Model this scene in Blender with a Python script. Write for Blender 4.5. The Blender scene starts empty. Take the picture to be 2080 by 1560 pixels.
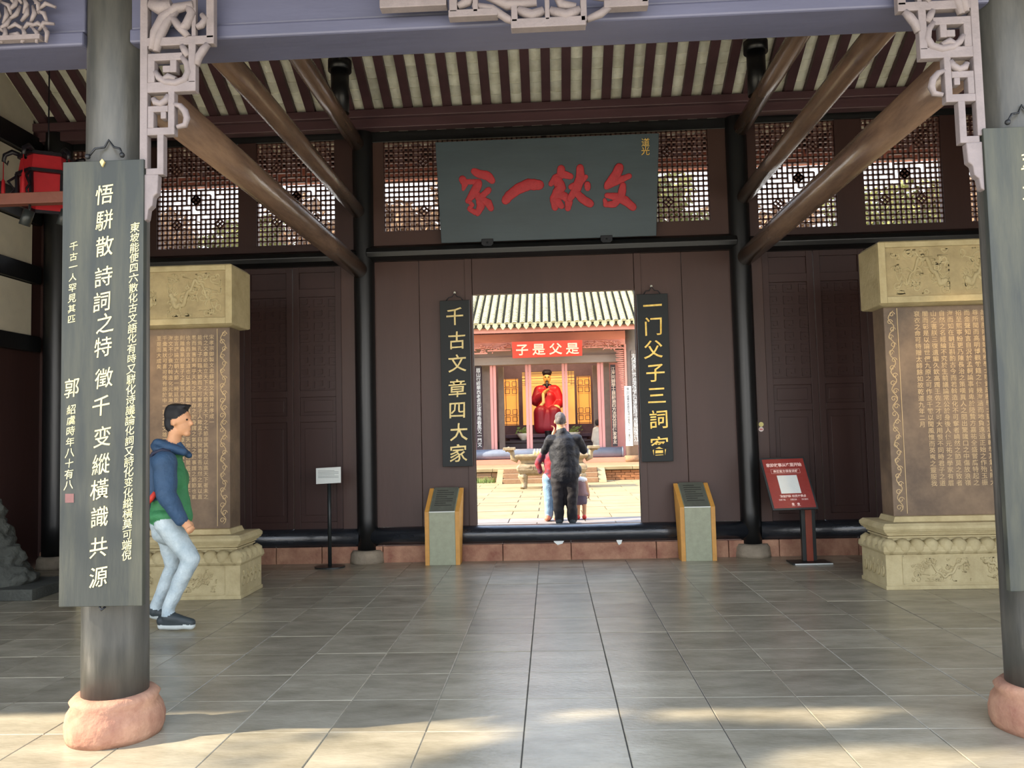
import bpy, bmesh, math, random
import numpy as np
from mathutils import Vector, Matrix, noise
random.seed(7)
SC = bpy.context.scene
COL = SC.collection
PI = math.pi
R = math.radians
# ------------------------------------------------------------------ camera
F = 1640.0; PX, PY = 1040.0, 780.0; H = 1.5
_Y = np.array([1119 - PX, 876 - PY, F]); _S = -.0236
_a = -(F * F + _Y[1] * (_Y[1] - _S * _Y[0])) / (_Y[0] + _Y[1] * _S)
_X = -np.array([_a, _Y[1] + _S * (_a - _Y[0]), F])
_Y /= np.linalg.norm(_Y); _X /= np.linalg.norm(_X)
_Z = np.cross(_X, _Y)
if _Z[1] > 0: _Z = -_Z
CM = np.stack([_X, _Y, _Z], 1)          # world -> camera (x right, y down, z forward)
cam = bpy.data.cameras.new('camera'); camo = bpy.data.objects.new('camera', cam); COL.objects.link(camo)
cam.sensor_fit = 'HORIZONTAL'; cam.sensor_width = 36; cam.lens = F / 2080 * 36
cam.clip_start = .05; cam.clip_end = 300
_m = Matrix(((CM[0][0], -CM[1][0], -CM[2][0], 0), (CM[0][1], -CM[1][1], -CM[2][1], 0), (CM[0][2], -CM[1][2], -CM[2][2], H), (0, 0, 0, 1)))
camo.matrix_world = _m
SC.camera = camo
def _ray(px, py): return CM.T @ np.array([px - PX, py - PY, F])
def at(px, py, Y):
    d = _ray(px, py); t = Y / d[1]; return Vector((d[0] * t, Y, H + d[2] * t))
def atz(px, py, Z=0.):
    d = _ray(px, py); t = (Z - H) / d[2]; return Vector((d[0] * t, d[1] * t, Z))
# ------------------------------------------------------------------ world, sun, exposure
W = bpy.data.worlds.new('world'); SC.world = W; W.use_nodes = True
_n = W.node_tree.nodes; _l = W.node_tree.links
_bg = _n['Background']
_tc = _n.new('ShaderNodeTexCoord'); _sx = _n.new('ShaderNodeSeparateXYZ'); _rp = _n.new('ShaderNodeValToRGB')
_l.new(_tc.outputs['Generated'], _sx.inputs[0]); _l.new(_sx.outputs['Z'], _rp.inputs[0]); _l.new(_rp.outputs[0], _bg.inputs['Color'])
_rp.color_ramp.elements[0].position = 0.; _rp.color_ramp.elements[0].color = (1., .97, .93, 1)
_rp.color_ramp.elements[1].position = 1.; _rp.color_ramp.elements[1].color = (.50, .66, 1., 1)
_e = _rp.color_ramp.elements.new(.35); _e.color = (.78, .87, 1., 1)
_bg.inputs['Strength'].default_value = 2.6
sun = bpy.data.lights.new('sun', 'SUN'); suno = bpy.data.objects.new('sun', sun); COL.objects.link(suno)
sun.energy = 9.5; sun.angle = R(.8); sun.color = (1., .87, .68)
_sd = Vector((.95, .25, -.64)).normalized()
suno.rotation_euler = _sd.to_track_quat('-Z', 'Y').to_euler()
SC.view_settings.view_transform = 'Standard'; SC.view_settings.look = 'None'
SC.view_settings.gamma = 1; SC.view_settings.use_curve_mapping = False
SC.view_settings.exposure = 0.62
SC.cycles.max_bounces = 10; SC.cycles.diffuse_bounces = 6
SC.cycles.use_denoising = True
# ------------------------------------------------------------------ materials
def lin(c):
    r = []
    for v in c:
        v = v / 255.
        r.append(v / 12.92 if v <= .04045 else ((v + .055) / 1.055) ** 2.4)
    return r
M = {}
def mat(name, col, rough=.6, var=.15, scale=5., bump=.1, metal=0., col2=None, st=(1, 1, 1), rnd=0., emis=0., bscale=None, spec=.5, ramp=(.3, .7), coat=0.):
    m = bpy.data.materials.new(name); m.use_nodes = True; M[name] = m
    nt = m.node_tree; n = nt.nodes; l = nt.links; b = n['Principled BSDF']
    c = lin(col); ca = [max(0, v * (1 - var)) for v in c]; cb = lin(col2) if col2 else [min(1, v * (1 + var)) for v in c]
    tc = n.new('ShaderNodeTexCoord'); mp = n.new('ShaderNodeMapping'); mp.inputs['Scale'].default_value = st
    l.new(tc.outputs['Object'], mp.inputs[0])
    nz = n.new('ShaderNodeTexNoise'); nz.inputs['Scale'].default_value = scale; nz.inputs['Detail'].default_value = 6; nz.inputs['Roughness'].default_value = .65
    l.new(mp.outputs[0], nz.inputs['Vector'])
    rp = n.new('ShaderNodeValToRGB'); rp.color_ramp.elements[0].position = ramp[0]; rp.color_ramp.elements[1].position = ramp[1]
    rp.color_ramp.elements[0].color = (*ca, 1); rp.color_ramp.elements[1].color = (*cb, 1)
    l.new(nz.outputs['Fac'], rp.inputs[0]); out = rp.outputs[0]
    if rnd:
        oi = n.new('ShaderNodeObjectInfo'); mr = n.new('ShaderNodeMapRange')
        mr.inputs['To Min'].default_value = 1 - rnd; mr.inputs['To Max'].default_value = 1 + rnd
        l.new(oi.outputs['Random'], mr.inputs['Value'])
        hs = n.new('ShaderNodeHueSaturation'); l.new(mr.outputs[0], hs.inputs['Value']); l.new(out, hs.inputs['Color']); out = hs.outputs[0]
        va = n.new('ShaderNodeVectorMath'); va.operation = 'ADD'; sc = n.new('ShaderNodeVectorMath'); sc.operation = 'SCALE'; sc.inputs[3].default_value = 37.
        l.new(oi.outputs['Random'], sc.inputs[0]); l.new(mp.outputs[0], va.inputs[0]); l.new(sc.outputs[0], va.inputs[1]); l.new(va.outputs[0], nz.inputs['Vector'])
    l.new(out, b.inputs['Base Color'])
    b.inputs['Roughness'].default_value = rough; b.inputs['Metallic'].default_value = metal
    b.inputs['Specular IOR Level'].default_value = spec
    if coat: b.inputs['Coat Weight'].default_value = coat; b.inputs['Coat Roughness'].default_value = .25
    if bump:
        nb = n.new('ShaderNodeTexNoise'); nb.inputs['Scale'].default_value = bscale or scale * 6; nb.inputs['Detail'].default_value = 4
        l.new(mp.outputs[0], nb.inputs['Vector'])
        bp = n.new('ShaderNodeBump'); bp.inputs['Strength'].default_value = bump; bp.inputs['Distance'].default_value = .02
        l.new(nb.outputs['Fac'], bp.inputs['Height']); l.new(bp.outputs[0], b.inputs['Normal'])
    if emis:
        l.new(out, b.inputs['Emission Color']); b.inputs['Emission Strength'].default_value = emis
    return m
WOODST = (1, 1, .15)
mat('tile', (140, 132, 112), .27, .18, 2.2, .1, col2=(166, 158, 138), rnd=.12, bscale=25, st=(1, 2.5, 1))
mat('grout', (176, 168, 146), .9, .1)
mat('grout_dark', (48, 48, 48), .9, .1)
mat('wall_brown', (72, 49, 42), .5, .14, 1.5, .06, st=WOODST, bscale=30)
mat('door_brown', (60, 38, 34), .5, .18, 2, .08, st=WOODST)
mat('wood_purple', (88, 62, 66), .45, .2, 3, .1, st=(.2, 1, 1))
mat('lintel', (84, 86, 108), .45, .15, 3, .1, st=(.2, 1, 1))  # bluish lens haze is mixed into this timber colour
mat('bracket', (122, 113, 114), .6, .12, 12, .15)
mat('black_wood', (19, 20, 21), .38, .3, 4, .06, st=(1, 1, .2), spec=.6)
mat('black_log', (34, 37, 42), .26, .35, 5, .15, st=(.3, 1, 1), spec=.7)
mat('column_black', (50, 53, 52), .4, .3, 3, .14, col2=(92, 90, 84), st=(1.6, 1.6, .25), spec=.5)
mat('round_beam', (98, 78, 68), .24, .28, 4, .12, col2=(138, 112, 92), st=(1.5, .25, 1.5))
mat('sandstone', (150, 98, 80), .85, .22, 5, .35, col2=(184, 142, 114))
mat('base_stone', (142, 130, 112), .85, .2, 6, .3)
mat('stele_stone', (174, 158, 116), .8, .16, 5, .25, col2=(188, 174, 134))
mat('stele_body', (96, 78, 62), .55, .35, 2.2, .12, col2=(132, 110, 86))
mat('stele_text', (188, 164, 126), .8, .1)
mat('plaster', (214, 206, 184), .9, .1, 2, .1)
mat('rafter', (78, 52, 56), .55, .2, 3, .1)
mat('roof_tile_under', (222, 220, 194), .8, .2, 4, .15, col2=(240, 240, 224), rnd=.16, ramp=(.25, .6))
mat('roof_dark', (60, 46, 44), .8, .2)
mat('lattice', (92, 60, 54), .5, .2, 6, .1)
mat('board_black', (46, 52, 50), .55, .2, 2.5, .12, col2=(84, 84, 68), st=(3, 1, .35), ramp=(.42, .85))
mat('board_gate', (17, 24, 26), .6, .2, 3, .06)
mat('plaque_green', (58, 74, 82), .5, .2, 2, .08, st=(.3, 1, 1.5))
mat('ink_cream', (236, 222, 160), .6, .08, spec=.3)
mat('gold', (232, 184, 70), .35, .2, 20, .1, metal=.35, col2=(246, 214, 120))
mat('gold_pale', (214, 192, 130), .4, .2, 20, .1, metal=.25)
mat('char_red', (186, 46, 54), .55, .15, 20, .2)
mat('char_red_faded', (104, 46, 50), .7, .2)
mat('seal_pink', (120, 84, 82), .8, .2)
mat('iron', (50, 52, 56), .45, .2, 20, .2, metal=.6)
mat('sign_white', (222, 226, 222), .35, .03)
mat('sign_print', (110, 120, 118), .7, .1)
mat('sign_red', (142, 44, 34), .4, .06)
mat('sign_pink', (240, 205, 196), .6, .03)
mat('metal_dark', (44, 48, 48), .4, .15, metal=.3)
mat('rust_red', (128, 56, 36), .5, .15)
mat('marble_green', (148, 152, 128), .4, .1, 14, .05)
mat('slate', (92, 94, 84), .45, .15, 10, .1)
mat('slate_print', (52, 52, 46), .7, .1)
mat('frame_orange', (196, 142, 66), .5, .12, 10, .1)
mat('sticker_yellow', (218, 206, 130), .5, .05)
mat('sticker_white', (230, 214, 208), .5, .05)
mat('sticker_red', (200, 80, 80), .5, .05)
mat('lantern_red', (176, 30, 40), .7, .1, 8, .05, emis=.03)
mat('lantern_black', (28, 26, 34), .4, .2)
mat('rock_dark', (70, 72, 66), .85, .3, 6, .6)
mat('wood_bar', (112, 66, 54), .5, .15, 5, .1)
mat('skin', (206, 152, 112), .55, .06, 20, .05)
mat('skin_red', (196, 120, 92), .55, .06, 20, .05)
mat('hair', (22, 22, 26), .5, .3, 60, .4)
mat('hair_grey', (64, 56, 54), .6, .4, 30, .4, col2=(120, 110, 106))
mat('jacket_green', (58, 128, 80), .7, .14, 8, .3)
mat('jacket_blue', (46, 74, 104), .7, .18, 8, .3)
mat('strap_red', (214, 62, 48), .6, .1)
mat('backpack', (40, 44, 66), .7, .2)
mat('jeans_pale', (164, 182, 190), .8, .16, 9, .35, col2=(196, 208, 210))
mat('jeans_blue', (120, 150, 178), .8, .18, 9, .35)
mat('shoe_dark', (48, 56, 58), .6, .2)
mat('shoe_sole', (190, 196, 192), .6, .1)
mat('shirt_black', (16, 18, 26), .7, .2, 6, .4)
mat('trouser_black', (24, 20, 24), .75, .2, 6, .3)
mat('plaid', (196, 46, 62), .7, .5, 9, .2, col2=(70, 50, 70), ramp=(.42, .6))
mat('shirt_mauve', (140, 110, 108), .75, .15)
mat('white_cloth', (232, 230, 232), .75, .06)
mat('shorts', (96, 84, 98), .8, .15)
mat('paving', (140, 120, 84), .8, .14, 1.6, .12, col2=(154, 136, 100), rnd=.06)
mat('paving_joint', (92, 72, 50), .9, .1)
mat('mid_grey', (128, 120, 114), .8, .12, 3, .1, rnd=.06)
mat('yard_ground', (212, 200, 172), .85, .1)
mat('brick_far', (150, 98, 60), .85, .2, 6, .2, rnd=.12)
mat('stone_far', (142, 110, 80), .85, .2, 5, .3, rnd=.1)
mat('grass_far', (110, 128, 70), .9, .3)
mat('far_roof', (150, 142, 104), .85, .35, 9, .4, rnd=.1, col2=(198, 190, 150))
mat('far_roof_gap', (60, 54, 36), .9, .2)
mat('far_pink', (216, 150, 132), .7, .1, 3, .1)
mat('far_salmon', (206, 130, 106), .7, .12, 3, .1, st=(.3, 1, 1))
mat('far_dark', (92, 72, 84), .7, .2)
mat('far_grey', (136, 126, 116), .7, .12)
mat('far_beam', (146, 136, 126), .7, .12, st=(.3, 1, 1))
mat('far_plaque', (226, 76, 62), .6, .1, 4, .1)
mat('far_gold', (250, 228, 200), .6, .1)
mat('far_board', (64, 56, 58), .6, .2)
mat('far_log', (110, 118, 132), .35, .15, 4, .1)
mat('far_frame', (212, 150, 142), .6, .12, 4, .1, st=(1, 1, .2))
mat('screen_lit', (232, 158, 78), .7, .06, 2, 0, emis=.55)
mat('screen_lit2', (236, 178, 102), .7, .06, 2, 0, emis=.5)
mat('robe_red', (206, 30, 40), .4, .15, 3, .1)
mat('robe_dark', (150, 26, 44), .45, .15, 3, .1)
mat('robe_cream', (232, 206, 140), .5, .1)
mat('robe_black', (34, 30, 40), .4, .2)
mat('statue_skin', (228, 172, 100), .45, .06)
mat('bronze', (132, 112, 84), .6, .25, 8, .3, col2=(160, 142, 112))
mat('offering', (240, 214, 140), .6, .2, 20, .1)
mat('porcelain', (214, 214, 200), .3, .08)
mat('leaf', (92, 104, 56), .8, .35, 3, .1, col2=(132, 128, 72))
mat('leaf_brown', (120, 92, 66), .8, .3, 3, .1)
mat('bark', (104, 84, 70), .9, .25, 8, .4)
mat('robe_pale', (206, 204, 186), .7, .12)
mat('stele_recess_shade', (164, 148, 110), .9, .2, 6, .2)  # darker than the stone: shade of the recess put into the colour
# ------------------------------------------------------------------ helpers
def tag(o, label=None, cat=None, group=None, kind=None):
    if label: o['label'] = label
    if cat: o['category'] = cat
    if group: o['group'] = group
    if kind: o['kind'] = kind
    return o
def wmat(o):
    m = Matrix.LocRotScale(o.location, o.rotation_euler, o.scale)
    return m if o.parent is None else wmat(o.parent) @ o.matrix_parent_inverse @ m
def adopt(o, parent):
    if parent is not None:
        o.parent = parent; o.matrix_parent_inverse = wmat(parent).inverted()
    return o
def thing(name, label, cat, loc=(0, 0, 0), group=None):
    o = bpy.data.objects.new(name, None); COL.objects.link(o); o.location = loc; o.empty_display_size = .1
    return tag(o, label, cat, group)
def struct(name, loc=(0, 0, 0)):
    o = bpy.data.objects.new(name, None); COL.objects.link(o); o.location = loc; o['kind'] = 'structure'; o.empty_display_size = .1
    return o
class MB:
    def __init__(s): s.v = []; s.f = []; s.m = []; s.sm = []
    def add(s, vs, fs, m=0, smooth=False):
        b = len(s.v); s.v += [tuple(v) for v in vs]
        for f in fs: s.f.append([i + b for i in f]); s.m.append(m); s.sm.append(smooth)
        return s
    def box(s, x0, x1, y0, y1, z0, z1, m=0):
        v = [(x0, y0, z0), (x1, y0, z0), (x1, y1, z0), (x0, y1, z0), (x0, y0, z1), (x1, y0, z1), (x1, y1, z1), (x0, y1, z1)]
        return s.add(v, [(0, 3, 2, 1), (4, 5, 6, 7), (0, 1, 5, 4), (1, 2, 6, 5), (2, 3, 7, 6), (3, 0, 4, 7)], m)
    def bar(s, p, q, w, d, up=(0, 0, 1), m=0):          # box along p->q, w wide across, d deep along 'up'
        p = Vector(p); q = Vector(q); t = (q - p).normalized(); u = Vector(up); u = (u - t * u.dot(t)).normalized(); r = t.cross(u)
        vs = []
        for c in (p, q):
            for a, b in ((-1, -1), (1, -1), (1, 1), (-1, 1)): vs.append(c + r * (a * w / 2) + u * (b * d / 2))
        return s.add(vs, [(3, 2, 1, 0), (4, 5, 6, 7), (0, 1, 5, 4), (1, 2, 6, 5), (2, 3, 7, 6), (3, 0, 4, 7)], m)
    def tube(s, pts, rad, n=10, m=0, caps=True, flat=None):
        pts = [Vector(p) for p in pts]; k = len(pts)
        if not hasattr(rad, '__len__'): rad = [rad] * k
        t0 = (pts[1] - pts[0]).normalized(); ref = Vector((0, 0, 1)) if abs(t0.z) < .9 else Vector((1, 0, 0))
        if flat is not None: ref = Vector(flat)
        vs = []
        u = None
        for i, p in enumerate(pts):
            t = (pts[min(i + 1, k - 1)] - pts[max(i - 1, 0)]).normalized()
            if u is None or flat is not None: u = (ref - t * ref.dot(t)).normalized()
            else: u = (u - t * u.dot(t)).normalized()
            w = t.cross(u)
            for j in range(n):
                a = 2 * PI * j / n
                vs.append(p + (u * math.cos(a) + w * math.sin(a)) * rad[i])
        fs = []
        for i in range(k - 1):
            for j in range(n): fs.append((i * n + j, i * n + (j + 1) % n, (i + 1) * n + (j + 1) % n, (i + 1) * n + j))
        s.add(vs, fs, m, True)
        if caps:
            b = len(s.v) - len(vs)
            s.f.append([b + j for j in range(n)][::-1]); s.m.append(m); s.sm.append(False)
            s.f.append([b + (k - 1) * n + j for j in range(n)]); s.m.append(m); s.sm.append(False)
        return s
    def lathe(s, prof, c, n=32, m=0, smooth=True, cap=True):
        vs = []
        for r, z in prof:
            for j in range(n):
                a = 2 * PI * j / n; vs.append((c[0] + r * math.cos(a), c[1] + r * math.sin(a), c[2] + z))
        k = len(prof); fs = []
        for i in range(k - 1):
            for j in range(n): fs.append((i * n + j, i * n + (j + 1) % n, (i + 1) * n + (j + 1) % n, (i + 1) * n + j))
        b = len(s.v); s.add(vs, fs, m, smooth)
        if cap:
            s.f.append([b + j for j in range(n)][::-1]); s.m.append(m); s.sm.append(False)
            s.f.append([b + (k - 1) * n + j for j in range(n)]); s.m.append(m); s.sm.append(False)
        return s
    def levels(s, lv, cx, cy, m=0):                      # stacked rectangles (z, half x, half y)
        vs = []
        for z, hx, hy in lv: vs += [(cx - hx, cy - hy, z), (cx + hx, cy - hy, z), (cx + hx, cy + hy, z), (cx - hx, cy + hy, z)]
        fs = [(3, 2, 1, 0)]
        for i in range(len(lv) - 1):
            for j in range(4): fs.append((i * 4 + j, i * 4 + (j + 1) % 4, i * 4 + 4 + (j + 1) % 4, i * 4 + 4 + j))
        e = (len(lv) - 1) * 4; fs.append((e, e + 1, e + 2, e + 3))
        return s.add(vs, fs, m)
    def prism(s, poly, y0, y1, m=0, axis='y'):           # polygon in x,z (or y,z) extruded
        n = len(poly)
        if axis == 'y': vs = [(a, y0, b) for a, b in poly] + [(a, y1, b) for a, b in poly]
        elif axis == 'x': vs = [(y0, a, b) for a, b in poly] + [(y1, a, b) for a, b in poly]
        else: vs = [(a, b, y0) for a, b in poly] + [(a, b, y1) for a, b in poly]
        fs = [tuple(range(n)), tuple(range(2 * n - 1, n - 1, -1))] + [(i, i + n, (i + 1) % n + n, (i + 1) % n) for i in range(n)]
        return s.add(vs, fs, m)
    def ball(s, c, r, n=10, m=0):
        r = r if hasattr(r, '__len__') else (r, r, r); vs = []; fs = []
        k = n // 2 + 1
        for i in range(k + 1):
            th = PI * i / k
            for j in range(n):
                a = 2 * PI * j / n; vs.append((c[0] + r[0] * math.sin(th) * math.cos(a), c[1] + r[1] * math.sin(th) * math.sin(a), c[2] + r[2] * math.cos(th)))
        for i in range(k):
            for j in range(n): fs.append((i * n + j, (i + 1) * n + j, (i + 1) * n + (j + 1) % n, i * n + (j + 1) % n))
        return s.add(vs, fs, m, True)
    def mesh(s, name, mats):
        me = bpy.data.meshes.new(name); me.from_pydata(s.v, [], s.f)
        for x in (mats if isinstance(mats, (list, tuple)) else [mats]): me.materials.append(M[x])
        me.polygons.foreach_set('material_index', s.m); me.polygons.foreach_set('use_smooth', s.sm)
        me.update(); return me
    def build(s, name, mats, parent=None, bevel=0., fix=True):
        me = s.mesh(name, mats)
        if fix:
            bm = bmesh.new(); bm.from_mesh(me); bmesh.ops.recalc_face_normals(bm, faces=bm.faces); bm.to_mesh(me); bm.free()
        o = bpy.data.objects.new(name, me); COL.objects.link(o); adopt(o, parent)
        if bevel:
            b = o.modifiers.new('bevel', 'BEVEL'); b.width = bevel; b.segments = 2; b.limit_method = 'ANGLE'; b.angle_limit = R(40)
        return o
def kidmesh(name, me, parent, loc=(0, 0, 0), rot=None, scale=None):      # shared-mesh part placed at a world location
    o = bpy.data.objects.new(name, me); COL.objects.link(o); adopt(o, parent); o.location = loc
    if rot: o.rotation_euler = rot
    if scale: o.scale = scale
    return o
# ------------------------------------------------------------------ lettering (built-in font)
TXT = dict(
 main='悟駢散詩詞之特徵千变縱橫識共源',
 side='東坡能使四六散化古文語化有時又駢化诗議論化詞又詩化变化縱橫莫可端倪',
 left='千古一人罕見其匹', sign='郭紹虞時年八十有八', right='萃君合人生文章氣節光照千秋',
 gl='千古文章四大家', gr='一门父子三詞客', plaque='道光', far='子是父是', farl='眉山行經華西老君花落啼鳥春風又一門文章冠天下', farr='江海同歸學士題辭遍四方流芳百世傳家孝友',
 stl='宋孝宗御製文忠蘇軾文集贊并序成一代之文章必能立天下之大節立天下之大節非其氣足以高天下者未之能焉孔子曰臨大節而不可奪君子人歟孟子曰我善養吾浩然之氣以直養而無害則塞乎天地之間養存之於身謂之氣見之於事謂之節節也氣也合而言之道也以是成文剛而無餒故能參天地之化關盛衰之運不然則雕蟲篆刻童子之事耳烏足與論一代之文章哉故贈太師謚文忠蘇軾忠言讜論立朝大節一時廷臣無出其右負其豪氣志在行其所學放浪嶺海文不少衰力斡造化元氣淋漓窮理盡性貫通天人山川風雲草木華實千彙萬狀可喜可愕有感於中一寓之於文雄視百代自作一家渾涵光芒至是而大成矣',
 str='敕朕承絕學於百聖之後探微言於六籍之中將興起於斯文爰緬懷於故老雖儀刑之莫覿尚簡策之可求揭為儒者之宗用錫帝師之寵故禮部尚書端明殿學士贈資政殿學士諡文忠蘇軾養其氣以剛大尊所聞而高明博觀載籍之傳幾海涵而地負遠追正始之作殆玉振而金聲知言自況於孟軻論事肯卑於陸贄方嘉祐全盛嘗膺特起之招至熙寧紛更乃陳長治之策嘆異人之間出驚讒口之中傷放浪嶺海而如在朝廷斟酌古今而若斡造化不可奪者嶢然之節莫之致者自然之名經綸不究於生前議論常公於身後人傳元祐之學家有眉山之書朕三復遺編久欽高躅王佐之才可大用恨不同時君子之道闇而彰是以論世儻九原之可作庶千載以聞風惟而英爽之靈服我袞衣之命可特贈太師餘如故乾道九年二月',
 s1='家的故事从这里开始', s2='景区官方语音讲解', s3='微信扫码', s4='听历史景点', s5='免费下载 · 无需注册 · 即扫即听')
GC = {}
def _make_glyphs():
    tmp = bpy.data.collections.new('tmp'); COL.children.link(tmp); obs = []
    for mode, chars in (('flat', set(''.join(TXT.values()))), ('deep', set(TXT['gl'] + TXT['gr'] + TXT['far'] + TXT['plaque'])), ('bold', set(TXT['s1'] + TXT['s2']+ TXT['s3']+ TXT['s4']))):
        for ch in sorted(chars):
            if ch in ' ': continue
            c = bpy.data.curves.new('t', 'FONT'); c.body = ch; c.size = 1; c.resolution_u = 2
            c.offset = {'flat': .004, 'deep': .006, 'bold': .03}[mode]
            if mode == 'deep': c.extrude = .04
            o = bpy.data.objects.new('t', c); tmp.objects.link(o); obs.append((mode, ch, o))
    bpy.context.view_layer.update(); dg = bpy.context.evaluated_depsgraph_get()
    for mode, ch, o in obs:
        me = bpy.data.meshes.new_from_object(o.evaluated_get(dg))
        v = [tuple(x.co) for x in me.vertices]; f = [tuple(p.vertices) for p in me.polygons]
        GC[(mode, ch)] = (v, f); bpy.data.meshes.remove(me)
    for mode, ch, o in obs:
        c = o.data; bpy.data.objects.remove(o); bpy.data.curves.remove(c)
    bpy.data.collections.remove(tmp)
_make_glyphs()
def put(mb, ch, pos, size, mode='flat', u=Vector((1, 0, 0)), v=Vector((0, 0, 1)), shear=0., rot=0., wob=0., sx=1., lift=.0, m=0):
    if (mode, ch) not in GC: return
    vs, fs = GC[(mode, ch)]; n = u.cross(v); out = []
    seed = hash(ch) % 97 + random.random() * 50
    cr, sr = math.cos(rot), math.sin(rot)
    for x, y, z in vs:
        x -= .5; y -= .37
        if wob:
            q = noise.noise_vector(Vector((x * 3 + seed, y * 3, seed))); x += q.x * wob; y += q.y * wob
        y += shear * x; x += shear * .3 * y
        x *= sx; x, y = x * cr - y * sr, x * sr + y * cr
        out.append(Vector(pos) + u * (x * size) + v * (y * size) + n * (z * size + lift))
    mb.add(out, fs, m)
# ------------------------------------------------------------------ figures: tapered capsules and ellipsoids fused into one skin
def fuse(name, prims, voxel, mats, parent=None, smooth=4, dis=0.):
    mb = MB(); P = []
    for p in prims:
        if p[0] == 'c':                                   # ('c', a, b, ra, rb, mat [, flat])
            _, a, b, ra, rb, mi = p[:6]; a = Vector(a); b = Vector(b); L = (b - a).length
            n = 8; pts = []; rr = []
            d = (b - a).normalized() if L > 1e-6 else Vector((0, 0, 1))
            for i in (5, 4, 3, 2, 1): th = PI / 2 * i / 5; pts.append(a - d * ra * math.sin(th)); rr.append(max(ra * math.cos(th), ra * .05))
            for i in range(n + 1): t = i / n; pts.append(a.lerp(b, t)); rr.append(ra + (rb - ra) * t)
            for i in (1, 2, 3, 4, 5): th = PI / 2 * i / 5; pts.append(b + d * rb * math.sin(th)); rr.append(max(rb * math.cos(th), rb * .05))
            mb.tube(pts, rr, 28); P.append(('c', np.array(a), np.array(b), ra, rb, mi))
        else:                                             # ('e', centre, radii, mat, rotz, roty)
            _, c, r, mi = p[:4]; rz = p[4] if len(p) > 4 else 0; ry = p[5] if len(p) > 5 else 0
            t = MB(); t.ball((0, 0, 0), r, 30); rm = Matrix.Rotation(rz, 3, 'Z') @ Matrix.Rotation(ry, 3, 'Y')
            vs = [Vector(c) + rm @ Vector(v) for v in t.v]; mb.add(vs, t.f, 0, True)
            P.append(('e', np.array(c), np.array(r), np.array(rm), 0, mi))
    me = mb.mesh('tmp', mats[0]); bm = bmesh.new(); bm.from_mesh(me); bmesh.ops.recalc_face_normals(bm, faces=bm.faces); bm.to_mesh(me); bm.free()
    o = bpy.data.objects.new('tmp', me); COL.objects.link(o)
    r = o.modifiers.new('r', 'REMESH'); r.mode = 'VOXEL'; r.voxel_size = voxel
    if smooth: s = o.modifiers.new('s', 'SMOOTH'); s.iterations = smooth; s.factor = .5
    bpy.context.view_layer.update(); dg = bpy.context.evaluated_depsgraph_get()
    nm = bpy.data.meshes.new_from_object(o.evaluated_get(dg)); bpy.data.objects.remove(o); bpy.data.meshes.remove(me)
    nm.name = name; nm.materials.clear()
    for x in mats: nm.materials.append(M[x])
    k = len(nm.polygons); cen = np.zeros(k * 3); nm.polygons.foreach_get('center', cen); cen = cen.reshape(-1, 3)
    best = np.full(k, 1e9); mi = np.zeros(k, dtype=np.int32)
    for p in P:
        if p[0] == 'c':
            a, b, ra, rb = p[1:5]; ab = b - a; L2 = max(ab @ ab, 1e-9); t = np.clip(((cen - a) @ ab) / L2, 0, 1)
            d = np.linalg.norm(cen - a - t[:, None] * ab, axis=1) - (ra + (rb - ra) * t)
        else:
            q = (cen - p[1]) @ p[3]; kk = np.linalg.norm(q / p[2], axis=1); d = (kk - 1) * p[2].min()
        w = d < best; best[w] = d[w]; mi[w] = p[5]
    nm.polygons.foreach_set('material_index', mi); nm.polygons.foreach_set('use_smooth', np.ones(k, dtype=bool))
    if dis:
        nv = len(nm.vertices); co = np.zeros(nv * 3); no = np.zeros(nv * 3); nm.vertices.foreach_get('co', co); nm.vertices.foreach_get('normal', no)
        co = co.reshape(-1, 3); no = no.reshape(-1, 3); q = np.array([noise.noise(Vector(c) * 14) for c in co]); co += no * (dis * q)[:, None]
        nm.vertices.foreach_set('co', co.ravel()); nm.update()
    ob = bpy.data.objects.new(name, nm); COL.objects.link(ob); adopt(ob, parent); return ob
XC = .045
# ================================================================== THE HALL
# ---- floor: square slabs laid one by one over a joint bed
fl = struct('floor')
MB().box(-7, 7, 1.8, 9.56, -.12, -.006).build('joint_bed', 'grout', fl)
MB().box(-.66, 1.31, 3.2, 9.5, -.1, -.004).build('joint_bed', 'grout_dark', fl)
_t = MB(); _w = .497 / 2 - .0022; _d = .4905 / 2 - .0022
_t.levels([(-.05, _w, _d), (-.003, _w, _d), (0, _w - .003, _d - .003)], 0, 0)
tile_me = _t.mesh('tile', 'tile')
rest = MB(); ntile = 0
for j in range(-4, 12):
    y = 4.15 + (j + .5) * .4905
    if y < 1.9 or y > 9.5: continue
    for i in range(-15, 14):
        x = .323 + (i + .5) * .497
        if abs(x) > 6.9: continue
        vis = abs(x + .05 * y) < .66 * y + .35 and y > 3.2
        if vis and ntile < 300:
            kidmesh('floor_tile', tile_me, fl, (x, y, random.uniform(-.0012, .0012))); ntile += 1
        else:
            rest.levels([(-.05, _w, _d), (0, _w, _d)], x, y)
tag(rest.build('floor_tiles_edge', 'tile', fl), kind='stuff')
yard = MB(); yard.box(-16, 16, -14, 1.84, -.2, -.02); tag(yard.build('front_yard', 'yard_ground'), kind='structure')
# ---- roof of the hall
TZ = 5.41; SL = .577
def tz(y): return TZ + SL * (9.6 - y)
RY = 6.75; RZ = tz(RY)
ce = struct('ceiling')
MB().prism([(3.0, 4.12), (RY, RZ), (10.3, tz(10.3)), (10.3, tz(10.3) + .1), (RY, RZ + .14), (3.0, 4.26)], -15, 9, axis='x').build('roof_slope', 'roof_dark', ce)
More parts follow.
